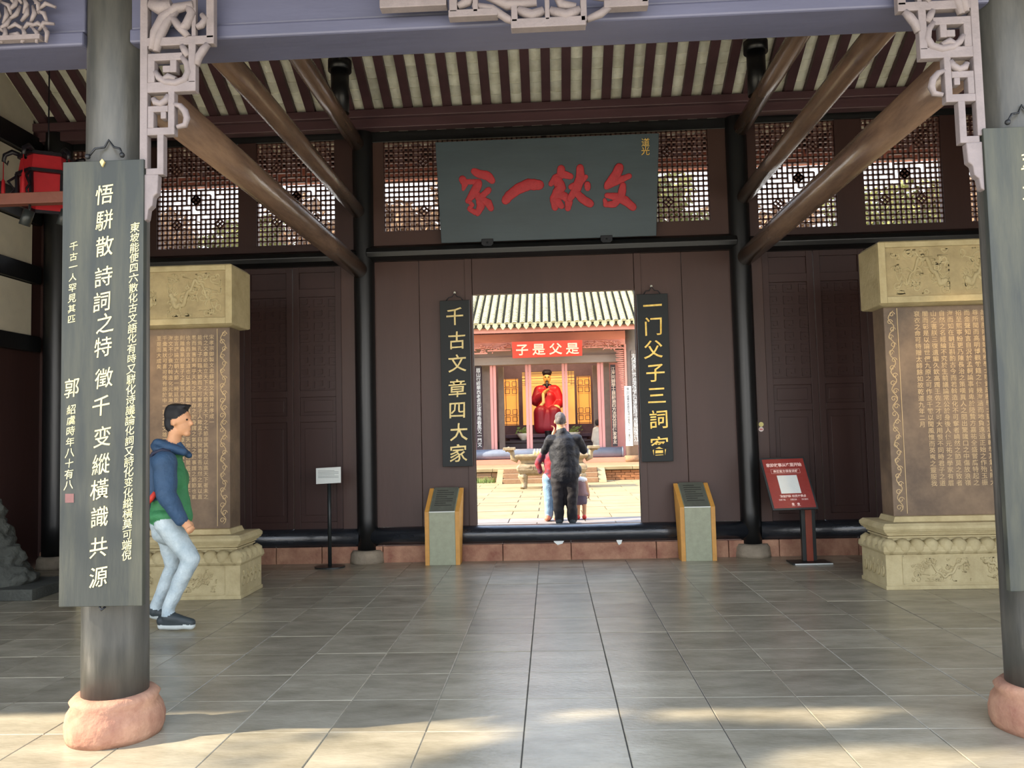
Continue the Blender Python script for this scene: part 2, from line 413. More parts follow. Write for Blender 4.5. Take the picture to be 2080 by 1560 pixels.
# gable walls close the roof space
MB().prism([(4.3, 4.1), (4.3, 4.9), (RY, RZ - .02), (9.5, tz(9.5) - .02), (9.5, 4.0)], -6.9, -6.5, axis='x').build('gable_board', 'roof_dark', ce)
MB().prism([(4.3, 4.1), (4.3, 4.9), (RY, RZ - .02), (9.5, tz(9.5) - .02), (9.5, 4.0)], 6.5, 6.9, axis='x').build('gable_board', 'roof_dark', ce)
sp = .2368
_r = MB(); y0, y1 = 7.7, 10.25
_r.prism([(y0, tz(y0) - .03), (y1, tz(y1) - .03), (y1, tz(y1) - .115), (y0, tz(y0) - .115)], -.052, .052, axis='x')
raf_me = _r.mesh('rafter', 'rafter')
ang = -math.atan(SL)
tl = .145
_q = MB(); _pts = []
nn = 5
for k in range(nn + 1):
    a = (k / nn - .5) * 2
    _pts.append((a * .078, -.012 * (1 - a * a)))
top = [(x, z + .012) for x, z in _pts][::-1]
_q.prism(_pts + top, -tl / 2 * 1.1, tl / 2 * 1.1, axis='y')
ct_me = _q.mesh('ceiling_tile', 'roof_tile_under')
nt = 0; resttiles = MB()
for i in range(-27, 28):
    x = XC + .12 + i * sp
    kidmesh('rafter', raf_me, ce, (x + sp / 2, 0, 0))
    for k in range(14):
        s_ = .02 + k * tl; y = 9.95 - s_ * math.cos(ang) ; z = tz(y) - .028 + .003 * (k % 2)
        show = 8.55 < y < 9.72 and abs(x) < 4.9
        if show and nt < 300:
            kidmesh('ceiling_tile', ct_me, ce, (x + random.uniform(-.004, .004), y, z), (ang + .085, 0, random.uniform(-.02, .02))); nt += 1
        else:
            mtx = Matrix.Translation((x, y, z)) @ Matrix.Rotation(ang + .085, 4, 'X')
            resttiles.add([mtx @ Vector(v) for v in _q.v], _q.f)
tag(resttiles.build('ceiling_tiles_far', 'roof_tile_under', ce), kind='stuff')
MB().box(-6.8, 6.8, 10.22, 10.3, tz(10.3) - .2, tz(10.3) + .02).build('eave_board', 'far_salmon', ce)
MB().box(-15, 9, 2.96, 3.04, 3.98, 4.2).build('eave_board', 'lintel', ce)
_dz = MB()
for i in range(-62, 37): _dz.prism([(XC + i * sp + .095 * math.cos(a), 4.0 + .10 * math.sin(a) * (1.0 if math.sin(a) > 0 else .8)) for a in [k * PI / 6 for k in range(12)]], 2.9, 2.96)
tag(_dz.build('drip_tiles', 'roof_dark', ce), kind='stuff')
# ---- rear wall
WY = 9.62
wb = struct('wall_back')
def wall_box(name, x0, x1, z0, z1, m='wall_brown', y0=None, y1=None, bev=.004): return MB().box(x0, x1, y0 or WY, y1 or WY + .08, z0, z1).build(name, m, wb, bev)
for x0, x1 in ((-2.14, -1.55), (-1.545, -.905)): wall_box('wall_plank', x0, x1, .405, 3.6)
for x0, x1 in ((1.04, 1.6), (1.605, 2.22)): wall_box('wall_plank', x0, x1, .405, 3.6)
wall_box('header_board', -.9, 1.035, 3.165, 3.6, 'wall_brown', WY - .012, WY + .08)
for x0, x1 in ((-.99, -.905), (1.04, 1.12)): wall_box('door_jamb', x0, x1, .405, 3.6, 'wall_brown', WY - .02, WY + .12)
# transom frames of the middle bay
wall_box('transom_rail', -2.14, 2.22, 3.78, 3.965, 'wall_brown', WY - .03)
wall_box('transom_rail', -2.14, 2.22, 5.07, 5.2, 'black_wood', WY - .04)
wall_box('transom_stile', -2.14, -1.955, 3.96, 5.08, 'wall_brown', WY - .03)
wall_box('transom_stile', 1.965, 2.22, 3.96, 5.08, 'wall_brown', WY - .03)
# side bays: rails, stiles
side = {-1: [(-6.05, -5.02), (-4.78, -3.76), (-3.53, -2.56)], 1: [(2.53, 3.46), (3.78, 4.69), (5.0, 5.95)]}
for sgn, wins in side.items():
    xa, xb = (-6.2, -2.32) if sgn < 0 else (2.41, 6.3)
    wall_box('transom_rail', xa, xb, 3.75, 3.84, 'door_brown', WY - .03)
    wall_box('transom_rail', xa, xb, 5.12, 5.25, 'black_wood', WY - .03)
    xs = [xa] + [v for w in wins for v in w] + [xb]
    for k in range(0, len(xs), 2): wall_box('transom_stile', xs[k], xs[k + 1], 3.83, 5.13, 'door_brown', WY - .03)
# lattice windows
def lattice(name, x0, x1, z0, z1, seed):
    w = struct(name, ((x0 + x1) / 2, WY, z0))
    mb = MB(); nx = max(8, round((x1 - x0) / .0605)); nz = round((z1 - z0) / .0605); dx = (x1 - x0) / nx; dz = (z1 - z0) / nz
    rr = random.Random(seed); cx, cz = nx / 2, nz / 2
    cut = set()
    flowers = [(cx, cz), (cx * .5, cz * .5), (cx * 1.5, cz * .5), (cx * .5, cz * 1.5), (cx * 1.5, cz * 1.5)]
    flowers = [(round(a), round(b)) for a, b in flowers]
    t = .0095
    def seg(a, b): mb.bar((x0 + a[0] * dx, WY + .01, z0 + a[1] * dz), (x0 + b[0] * dx, WY + .01, z0 + b[1] * dz), t * 2, .03, up=(0, 1, 0))
    for i in range(nx + 1):
        run = None
        for k in range(nz):
            bad = any(i == fx and (k == fz or k == fz - 1) for fx, fz in flowers) or (abs(i - cx) < 5 and abs(k + .5 - cz) < 5 and (i * 7 + k * 3) % 11 == 0)
            if not bad:
                if run is None: run = k
            if bad or k == nz - 1:
                if run is not None: seg((i, run), (i, k if bad else nz)); run = None
    for k in range(nz + 1):
        run = None
        for i in range(nx):
            bad = any(k == fz and (i == fx or i == fx - 1) for fx, fz in flowers) or (abs(k - cz) < 5 and abs(i + .5 - cx) < 5 and (i * 3 + k * 7) % 11 == 0)
            if not bad:
                if run is None: run = i
            if bad or i == nx - 1:
                if run is not None: seg((run, k), (i if bad else nx, k)); run = None
    for fx, fz in flowers:
        for sx_ in (-1, 1):
            for sz_ in (-1, 1): seg((fx, fz), (fx + sx_ * .5, fz + sz_ * .5)); seg((fx + sx_ * .5, fz + sz_ * .5), (fx + sx_, fz)); seg((fx + sx_ * .5, fz + sz_ * .5), (fx, fz + sz_))
    fx, fz = flowers[0]
    tag(mb.build('lattice_bars', 'lattice', w), kind='stuff')
    MB().prism([(x0 + fx * dx - .07, z0 + fz * dz), (x0 + fx * dx, z0 + fz * dz + .07), (x0 + fx * dx + .07, z0 + fz * dz), (x0 + fx * dx, z0 + fz * dz - .07)], WY - .005, WY + .02).build('lattice_boss', 'lattice', w)
n_ = 1
for x0, x1, z0, z1 in [(-1.955, 1.965, 3.965, 5.07)] + [(a, b, 3.84, 5.12) for s_ in (-1, 1) for a, b in side[s_]]:
    if x1 - x0 > 2:
        lattice('window_%d' % n_, x0, -.02, z0, z1, n_); n_ += 1; wall_box('transom_stile', -.02, .03, z0, z1); lattice('window_%d' % n_, .03, x1, z0, z1, n_)
    else: lattice('window_%d' % n_, x0, x1, z0, z1, n_)
    n_ += 1
# door leaves of the side bays
n_ = 1
for sgn in (-1, 1):
    for k in range(6):
        x0, x1 = ((-2.33 - .17 - (k + 1) * .6, -2.33 - .17 - k * .6) if sgn < 0 else (2.42 + .13 + k * .6, 2.42 + .13 + (k + 1) * .6))
        d = struct('door_%d' % n_, ((x0 + x1) / 2, WY, .36)); n_ += 1
        a, b = x0 + .004, x1 - .004
        f = MB(); f.box(a, a + .075, WY, WY + .06, .36, 3.6); f.box(b - .075, b, WY, WY + .06, .36, 3.6)
        for z0, z1 in ((.36, .48), (1.68, 1.76), (1.98, 2.06), (3.2, 3.3), (3.5, 3.6)): f.box(a + .075, b - .075, WY + .003, WY + .057, z0, z1)
        f.build('door_frame', 'door_brown', d, .003)
        g = MB(); g.box(a + .07, b - .07, WY + .03, WY + .045, .46, 1.7); g.box(a + .13, b - .13, WY + .018, WY + .034, .56, 1.6); g.build('door_panel', 'door_brown', d, .003)
        g = MB(); g.box(a + .07, b - .07, WY + .03, WY + .045, 1.75, 1.99); g.box(a + .12, b - .12, WY + .02, WY + .034, 1.8, 1.94); g.build('door_panel', 'door_brown', d, .003)
        g = MB(); g.box(a + .07, b - .07, WY + .03, WY + .045, 3.29, 3.51); g.build('door_panel', 'door_brown', d)
        c = MB(); c.box(a + .07, b - .07, WY + .034, WY + .045, 2.05, 3.21); rr = random.Random(k)
        for q in range(8):
            for p_ in range(3):
                ux = a + .115 + p_ * (b - a - .23) / 2; uz = 2.13 + q * .143; s1, s2 = .05, .045
                c.bar((ux - s1, WY + .03, uz - s2), (ux - s1, WY + .03, uz + s2), .012, .02, up=(0, 1, 0)); c.bar((ux - s1, WY + .03, uz + s2), (ux + s1, WY + .03, uz + s2), .012, .02, up=(0, 1, 0))
                c.bar((ux + s1, WY + .03, uz + s2), (ux + s1, WY + .03, uz - .01), .012, .02, up=(0, 1, 0)); c.bar((ux + s1, WY + .03, uz - .01), (ux, WY + .03, uz - .01), .012, .02, up=(0, 1, 0))
                c.bar((ux - s1, WY + .03, uz - s2), (ux + s1 + .03, WY + .03, uz - s2), .012, .02, up=(0, 1, 0))
        c.build('carved_lattice_panel', 'door_brown', d)
        if sgn > 0 and k == 2: MB().box(x0 + .3, x0 + .31, WY - .01, WY + .01, 1.5, 1.6).build('door_handle', 'iron', d)
    xa, xb = (-2.5, -2.32) if sgn < 0 else (2.4, 2.55)
    wall_box('wall_stile', xa, xb, .36, 3.6, 'wall_brown', WY - .02, WY + .06)
# dark tie beam under the transoms, with rounded face
for n, (x0, x1, za, zb) in enumerate(((-2.16, 2.25, 3.6, 3.785), (-6.1, -2.3, 3.565, 3.75), (2.4, 6.4, 3.565, 3.75))):
    pr = [(WY + .1, za), (WY - .06, za), (WY - .13, za + .04), (WY - .15, (za + zb) / 2), (WY - .13, zb - .04), (WY - .06, zb), (WY + .1, zb)]
    o = MB().prism(pr, x0, x1, axis='x').build('tie_beam', 'black_wood', None, .01)
    tag(o, ('black tie beam across the doorway bay carrying the big plaque', 'dark tie beam under the lattice windows left of the doorway bay', 'dark tie beam under the lattice windows right of the doorway bay')[n], 'beam')
for n, s_ in enumerate((990, 1232)):
    p = at(s_, 494 - n * 7, WY - .17); c = thing('plaque_clip', ('iron clip holding the bottom of the plaque, left one', 'iron clip holding the bottom of the plaque, right one')[n], 'clip', p)
    MB().prism([(p.x - .07, p.z + .05), (p.x - .07, p.z - .01), (p.x - .045, p.z - .035), (p.x + .045, p.z - .035), (p.x + .07, p.z - .01), (p.x + .07, p.z + .05)], p.y - .02, p.y + .015).build('clip_plate', 'iron', c, .006)
    MB().ball((p.x, p.y - .02, p.z + .005), .012, 8).build('clip_bolt', 'iron', c)
# round threshold log and red sandstone sill blocks
th = thing('threshold_log', 'thick round black timber threshold worn shiny under the doorway', 'threshold', (XC, WY, .19))
o = MB().tube([(-2.16, WY - .02, .3), (-1, WY - .02, .302), (0, WY - .02, .298), (1, WY - .02, .302), (2.25, WY - .02, .3)], [.104, .106, .102, .106, .104], 24).build('log', 'black_log', th)
MB().box(-2.16, 2.25, WY - .02, WY + .1, .3, .402).build('log_back', 'black_log', th)
for n, (x0, x1) in enumerate(((-6.1, -2.3), (2.4, 6.4))):
    o = MB().tube([(x0, WY, .29), (x1, WY, .29)], .11, 20).build('ground_sill', 'black_log')
    tag(o, ('round black sill timber below the door leaves behind the left stele', 'round black sill timber below the door leaves behind the right stele')[n], 'sill')
sl_ = struct('baseboard_back', (0, 9.55, 0))
bx = [-6.2, -5.1, -4.2, -3.3, -2.75, -2.02, -1.45, -.6, .2, 1.19, 2.02, 2.6, 3.5, 4.4, 5.3, 6.3]
for a, b in zip(bx, bx[1:]):
    o = MB().box(a + .004, b - .004, 9.55 + random.uniform(-.004, .004), 10.2, -.05, .19).build('sill_block', 'sandstone', sl_, .008)
# corner / wall columns
def column(x, y, r0, r1, z0, z1, label, baser, bh, stone):
    t = thing('column', label, 'column', (x, y, 0))
    k = 14; MB().tube([(x, y, z0 + (z1 - z0) * i / k) for i in range(k + 1)], [r0 + (r1 - r0) * i / k for i in range(k + 1)], 32).build('shaft', 'column_black' if baser > .21 and y < 5 else 'black_wood', t)
    MB().lathe([(baser * 1.04, 0), (baser * 1.04, bh * .25), (baser, bh * .5), (baser * 1.0, bh * .72), (baser * .86, bh)], (x, y, 0), 40).build('plinth', stone, t)
    return t
column(XC - 2.255, 9.6, .118, .128, .14, 5.45, 'slim black wall column left of the doorway on a grey stone plinth', .2, .15, 'base_stone')
column(XC + 2.255, 9.6, .118, .128, .14, 5.45, 'slim black wall column right of the doorway on a grey stone plinth', .2, .15, 'base_stone')
column(-6.0, 9.55, .15, .16, .14, 5.5, 'black corner column at the far left behind the red lantern', .2, .15, 'base_stone')
def bigcol(x, label):
    t = thing('column', label, 'column', (x, 4.15, 0)); k = 14
    MB().tube([(x, 4.15, .2 + 4.1 * i / k) for i in range(k + 1)], [.161 - .008 * i / k for i in range(k + 1)], 48).build('shaft', 'column_black', t)
    m = MB(); pr = [(.225, 0), (.235, .03), (.238, .08), (.228, .13), (.205, .165), (.215, .19), (.19, .215), (.15, .218)]; n = 48; vs = []
    for r, z in pr:
        for j in range(n):
            a = 2 * PI * j / n; q = 1 + .035 * noise.noise(Vector((math.cos(a) * 2.2 + x, math.sin(a) * 2.2, z * 9))); vs.append((x + r * q * math.cos(a), 4.15 + r * q * math.sin(a), z))
    fs = [(i * n + j, i * n + (j + 1) % n, (i + 1) * n + (j + 1) % n, (i + 1) * n + j) for i in range(len(pr) - 1) for j in range(n)] + [tuple(range(n))[::-1], tuple((len(pr) - 1) * n + j for j in range(n))]
    m.add(vs, fs, 0, True).build('plinth', 'sandstone', t)
bigcol(XC - 2.325, 'thick weathered front column on a worn red sandstone drum, left')
bigcol(XC + 2.325, 'thick weathered front column on a worn red sandstone drum, right edge of the photo')
# front lintel and purlin
for n, (a, b, lab) in enumerate(((XC - 2.2, XC + 2.2, 'deep purple-brown front lintel spanning between the two front columns'), (-7, XC - 2.45, 'front lintel of the left bay running out past the left column'), (XC + 2.45, 7, 'front lintel of the right bay beyond the right column'))):
    t = thing('lintel', lab, 'beam', ((a + b) / 2, 4.15, 3.58))
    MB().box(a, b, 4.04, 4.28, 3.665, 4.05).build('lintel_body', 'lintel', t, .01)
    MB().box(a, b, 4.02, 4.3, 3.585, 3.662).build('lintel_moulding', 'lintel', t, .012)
MB().tube([(-7, 4.2, 4.25), (7, 4.2, 4.25)], .16, 20).build('purlin', 'round_beam', ce)
# round beams running back from the front columns to the wall columns
names = ['lowest', 'middle', 'top']
for s_, w in ((-1, 'left'), (1, 'right')):
    x = XC + s_ * 2.30
    for k, (z, r, ya) in enumerate(((3.49, .112, 4.3), (4.2, .09, 4.3), (5.03, .095, 4.6))):
        o = MB().tube([(x, ya, z), (x, 6, z + .012), (x, 8, z + .006), (x, 9.52, z)], [r * 1.06, r * 1.03, r, r * .93], 24).build('round_beam', 'round_beam')
        tag(o, '%s of the three round brown beams running back to the %s wall column' % (names[k], w), 'beam')
    o = MB().tube([(x, 8.72, 5.1), (x, 8.72, tz(8.72) - .3)], .1, 20).build('king_post', 'black_wood'); tag(o, 'short dark post standing on the top round beam, %s side' % w, 'post')
    MBo = MB().tube([(x - .0, 8.72, tz(8.72) - .34), (x + .001, 8.72, tz(8.72) - .22)], .13, 20).build('post_cap', 'black_wood', o)

wp = thing('wall_plate', 'purple-brown wall plate under the lower ends of the rafters', 'beam', (0, 9.5, 5.2))
MB().box(-6.3, 6.4, 9.42, 9.56, 5.19, 5.37).build('plate', 'wood_purple', wp, .01)
MB().box(-6.3, 6.4, 9.36, 9.5, 5.30, 5.40).build('plate_moulding', 'wood_purple', wp, .01)
# left wall with plaster panels
wl = struct('wall_left', (-6.25, 8, 0))
MB().box(-6.45, -6.25, 4.2, 9.6, 0, 6.3).build('wall_core', 'door_brown', wl)
for z0, z1 in ((5.26, 5.95), (4.5, 4.97), (3.66, 4.15), (2.8, 3.42)): MB().box(-6.26, -6.22, 7.6, 9.38, z0, z1).build('plaster_panel', 'plaster', wl)
for z0, z1 in ((4.98, 5.24), (4.16, 4.49), (3.43, 3.65), (2.6, 2.79)): MB().box(-6.26, -6.17, 7.4, 9.5, z0, z1).build('wall_rail', 'black_wood', wl, .01)
for y0 in (7.3,): MB().box(-6.26, -6.12, y0, y0 + .25, 0, 6.2).build('wall_post', 'black_wood', wl)
MB().box(-6.46, -6.08, 9.6, 9.8, 0, 5.5).build('corner_filler', 'door_brown', wl)
wr = MB().box(6.5, 6.7, 4.2, 9.6, 0, 6.3).build('wall_right', 'door_brown'); wr['kind'] = 'structure'
# ---- carved fretwork brackets under the lintel
def bracket(label, sgn, xcol, y, full=True, mirror=False):
    t = thing('carved_bracket', label, 'bracket', (xcol, y, 2.7))
    def P(px, py):
        p = at(px, py, 3.97); x = p.x
        if mirror: x = 2 * XC - x
        if sgn == 2: x = 2 * (XC - 2.325) - x      # other face of the left column
        return Vector((x, y, p.z))
    f = MB()
    def hb(x0, x1, y0, y1, m=f, d=.045):
        a = P(x0, y0); b = P(x1, y1); a, b = (min(a.x, b.x), min(a.z, b.z)), (max(a.x, b.x), max(a.z, b.z))
        m.box(a[0], b[0], y - d / 2, y + d / 2, a[1], b[1])
    hb(289, 303, -60, 345); hb(303, 438, 81, 92); hb(422, 438, -60, 81); hb(386, 401, 92, 171); hb(303, 401, 171, 188)
    hb(304, 374, 113, 125); hb(304, 318, 125, 171); hb(349, 362, 125, 150); hb(334, 350, 137, 150)
    hb(345, 358, 188, 263); hb(303, 358, 263, 276); hb(304, 345, 219, 230); hb(304, 316, 230, 263); hb(330, 341, 230, 244)
    hb(323, 336, 276, 346); hb(300, 336, 345, 357); hb(391, 400, -60, 81, d=.03)
    f.build('fretwork_frame', 'bracket', t, .004)
    s = MB()
    def sc(pts, r):
        q = [P(a, b) + Vector((0, -.012, 0)) for a, b in pts]; k = len(q)
        s.tube(q, [r * (.55 + .45 * math.sin(PI * (i + .5) / k)) for i in range(k)], 8)
    sc([(372, 118), (382, 132), (385, 150), (378, 165), (360, 172), (340, 170), (325, 160), (318, 148)], .022)
    sc([(330, 168), (345, 158), (360, 164)], .02)
    sc([(345, 195), (340, 206), (330, 214), (318, 210), (314, 202)], .02)
    sc([(356, 214), (368, 217), (378, 228), (382, 242), (378, 256), (362, 260)], .018)
    sc([(425, 92), (415, 104), (406, 118), (402, 135)], .022)
    sc([(372, 95), (378, 106), (384, 118)], .02)
    sc([(395, 12), (360, 20), (335, 40), (318, 70), (312, 105)], .03)
    sc([(362, 22), (340, 50), (326, 78), (320, 108)], .026)
    sc([(345, 30), (365, 55), (385, 78)], .022)
    sc([(310, 10), (330, 20), (352, 14)], .04)
    sc([(380, 10), (392, 30), (380, 55), (365, 66)], .025)
    sc([(412, 32), (420, 42), (412, 54), (402, 58)], .02)
    s.build('carved_scroll', 'bracket', t)
    tl_ = MB(); a = [P(x, yy) for x, yy in ((311, 357), (326, 357), (324, 395), (316, 402), (314, 420), (306, 428), (303, 448), (296, 452), (296, 357))]
    tl_.prism([(p.x, p.z) for p in a], y - .025, y + .02).build('carved_tail', 'bracket', t, .006); return t
bracket('carved grey-brown fretwork bracket hanging beside the left front column, inner side', 1, XC - 2.1, 3.97)
bracket('carved fretwork bracket hanging beside the right front column, inner side', 1, XC + 2.1, 3.97, mirror=True)
bt = bracket('dim carved fretwork bracket seen edge-on behind the left front column', 2, XC - 2.6, 3.97)
for o_ in bt.children:
    for v in o_.data.vertices: x_, y_ = v.co.x, v.co.y; v.co.x = -2.5 + (y_ - 3.97); v.co.y = 4.3 + ((XC - 2.5) - x_) * .9
# hanging carved frieze in the middle of the lintel and openwork at the left
def frieze_mid():
    t = thing('carved_frieze', 'carved openwork pendant frieze hanging at the top middle before the lintel', 'carving', (XC, 3.95, 3.6)); y = 3.93; m = MB()
    def hb(x0, x1, y0, y1):
        a = at(x0, y0, y); b = at(x1, y1, y); m.box(min(a.x, b.x), max(a.x, b.x), y - .03, y + .03, min(a.z, b.z), max(a.z, b.z))
    hb(773, 908, 4, 16); hb(912, 1012, 26, 36); hb(1038, 1190, 44, 56); hb(1226, 1316, 6, 17); hb(912, 930, -60, 30); hb(1038, 1052, 0, 50); hb(1178, 1192, 0, 48); hb(1105, 1117, -40, 46); hb(960, 972, -40, 30); hb(1300, 1316, -60, 10); hb(773, 790, -60, 6)
    m.build('frieze_frame', 'bracket', t, .004)
    s = MB()
    def sc(pts, r):
        q = [at(a, b, y - .01) for a, b in pts]; k = len(q); s.tube(q, [r * (.5 + .5 * math.sin(PI * (i + .5) / k)) for i in range(k)], 8)
    sc([(960, 10), (1000, 18), (1030, 38), (1045, 46)], .022); sc([(1052, 20), (1080, 32), (1104, 22)], .03); sc([(1117, 22), (1150, 32), (1178, 20)], .03)
    sc([(1192, 40), (1220, 28), (1245, 8)], .022); sc([(985, -10), (1030, 10), (1090, 5)], .028); sc([(1130, -10), (1140, 10), (1170, 14)], .025); sc([(930, 14), (950, 4), (960, -10)], .025); sc([(800, -5), (850, -12), (900, -2)], .03); sc([(1200, -10), (1260, -4), (1300, -12)], .03)
    s.build('frieze_scroll', 'bracket', t)
frieze_mid()
t = thing('openwork_panel', 'dappled openwork carved panel above the left bay lintel', 'carving', (-3.6, 3.9, 3.7)); m = MB(); rr = random.Random(5)
for i in range(40):
    for k in range(8):
        x = -4.6 + i * .052 + rr.uniform(-.012, .012); z = 3.635 + k * .052
        a = rr.uniform(0, PI); m.tube([(x - .05 * math.cos(a), 3.98, z - .05 * math.sin(a)), (x, 3.97, z), (x + .05 * math.cos(a + .9), 3.98, z + .05 * math.sin(a + .9))], [.008, .013, .008], 6)
tag(m.build('openwork_carving', 'bracket', t), kind='stuff'); MB().box(-4.7, -2.6, 3.96, 4.0, 3.6, 3.625).build('openwork_rail', 'bracket', t)
# ================================================================== BOARDS, STELES, SIGNS
def text_col(mb, chars, p0, p1, size, mode='flat', **kw):
    p0 = Vector(p0); p1 = Vector(p1); n = len(chars)
    for i, ch in enumerate(chars): put(mb, ch, p0.lerp(p1, i / max(1, n - 1)), size * random.uniform(.94, 1.06), mode, **kw)
def front_board(label, x0, x1, y, z0, z1):
    t = thing('couplet_board', label, 'board', ((x0 + x1) / 2, y, z0))
    bd = MB().box(x0, x1, y, y + .035, z0, z1).build('board', 'board_black', t, .003)
    xm = (x0 + x1) / 2
    MB().prism([(xm - .012, z1 - .01), (xm, z1 - .035), (xm + .012, z1 - .01), (xm, z1 + .005)], y - .012, y - .001).build('hanging_lug', 'gold_pale', t)
    w = MB(); w.tube([(xm - .09, y + .02, z1 + .03), (xm - .06, y + .03, z1 + .075), (xm - .02, y + .045, z1 + .085), (xm, y + .05, z1 + .125), (xm + .03, y + .045, z1 + .085), (xm + .07, y + .03, z1 + .07), (xm + .09, y + .02, z1 + .03)], .006, 6)
    w.ball((xm - .09, y + .015, z1 + .03), .014, 8); w.ball((xm + .09, y + .015, z1 + .03), .014, 8); w.build('hanging_wire', 'iron', t)
    w = MB(); w.tube([(xm - .01, y + .012, z0 - .002), (xm, y + .01, z0 - .02), (xm + .015, y + .02, z0 - .004)], .006, 6); w.build('bottom_hook', 'iron', t)
    return bd
bl = front_board('tall weathered blackboard couplet with cream handwriting on the left front column', -2.452, -2.03, 3.935, .69, 2.93)
YB = 3.933
def bp(px, py): return at(px, py, YB)
mp_ = [(212, 395), (212, 447), (212, 500), (210, 562), (207, 613), (213, 657), (209, 705), (211, 768), (205, 825), (208, 887), (205, 943), (202, 994), (202, 1050), (200, 1112), (200, 1172)]
for ch, (a, b) in zip(TXT['main'], mp_):
    m = MB(); put(m, ch, bp(a, b), .108, shear=.16, wob=.035, rot=-.02, sx=.88); m.build('character', 'ink_cream', bl, fix=False)
def small_col(chars, p0, p1, size):
    for i, ch in enumerate(chars):
        m = MB(); put(m, ch, Vector(p0).lerp(Vector(p1), i / (len(chars) - 1)), size * random.uniform(.94, 1.06), shear=.18, wob=.05, sx=.95); m.build('small_character', 'ink_cream', bl, fix=False)
small_col(TXT['side'], bp(274, 462), bp(257, 1128), .052)
small_col(TXT['left'], bp(150, 500), bp(145, 648), .046)
m = MB(); put(m, TXT['sign'][0], bp(146, 788), .1, shear=.14, wob=.04, sx=.8); m.build('character', 'ink_cream', bl, fix=False); small_col(TXT['sign'][1:], bp(145, 832), bp(139, 985), .05)
p = bp(141, 1012); m = MB(); m.box(p.x - .022, p.x + .022, YB, YB + .003, p.z - .022, p.z + .022); m.build('seal_mark', 'seal_pink', bl)
br = front_board('tall dark couplet board with cream handwriting on the right front column', 2.128, 2.56, 3.935, .70, 2.915)
for i, ch in enumerate(TXT['right']):
    m = MB(); put(m, ch, (2.345, YB, 2.74 - i * .142), .115, shear=.16, wob=.035, sx=.95); m.build('character', 'ink_cream', br, fix=False)
# ---- gilded couplet boards beside the doorway
def gate_board(label, tl, brc, chars, cp, size, matname):
    Y = 9.52; a = at(*tl, Y); b = at(*brc, Y)
    t = thing('couplet_board', label, 'board', ((a.x + b.x) / 2, Y, b.z))
    bd = MB().box(a.x, b.x, Y, Y + .03, b.z, a.z).build('board', 'board_gate', t, .004)
    w = MB(); xm = (a.x + b.x) / 2
    w.tube([(xm - .1, Y + .02, a.z), (xm - .07, Y + .02, a.z + .04), (xm - .03, Y + .02, a.z + .045), (xm, Y + .03, a.z + .09), (xm + .03, Y + .02, a.z + .045), (xm + .07, Y + .02, a.z + .04), (xm + .1, Y + .02, a.z)], .006, 6); w.build('hanging_wire', 'iron', t)
    MB().ball((xm, Y + .045, a.z + .1), .016, 8).build('hanging_nail', 'porcelain', t)
    for ch, c in zip(chars, cp):
        m = MB(); put(m, ch, at(*c, Y - .002), size * .86, 'deep', wob=.03, sx=1.0, shear=.04, lift=-.0); m.build('character', matname, bd, fix=False)
gate_board('narrow black board with seven gilded characters hanging left of the doorway', (893, 611), (960, 947), TXT['gl'], [(924, 643), (928, 692), (929, 738), (929, 789), (929, 833), (932, 878), (931, 921)], .26, 'gold_pale')
gate_board('narrow black board with seven gilded characters hanging right of the doorway', (1293, 598), (1368, 937), TXT['gr'], [(1325, 621), (1327, 663), (1327, 710), (1331, 757), (1334, 803), (1338, 852), (1339, 906)], .27, 'gold')
# ---- the big plaque
pq = thing('plaque', 'big dark green plaque with four brushed red characters leaning above the doorway', 'plaque', (.04, 9.45, 3.77))
TB, TT = Vector((0, 9.45, 3.765)), Vector((0, 9.19, 4.9))
def ppt(px, py, off=.0):
    k = max(0, min(1, (490 - py) / 205.)); y = 9.45 - .26 * k - off; return at(px, py, y)
m = MB(); nrm = Vector((0, -(TT.z - TB.z), -(TB.y - TT.y))).normalized()
c4 = [Vector((-1.245, TB.y, TB.z)), Vector((1.30, TB.y, TB.z)), Vector((1.335, TT.y, TT.z)), Vector((-1.26, TT.y, TT.z))]
vs = c4 + [v - nrm * .05 for v in c4]
m.add(vs, [(0, 1, 2, 3), (7, 6, 5, 4), (0, 4, 5, 1), (1, 5, 6, 2), (2, 6, 7, 3), (3, 7, 4, 0)]).build('plaque_board', 'plaque_green', pq, .006); pqt = pq; pq = pqt.children[0]
def zz(x, y): return 880 + x / 4.4255, 270 + y / 4.4255
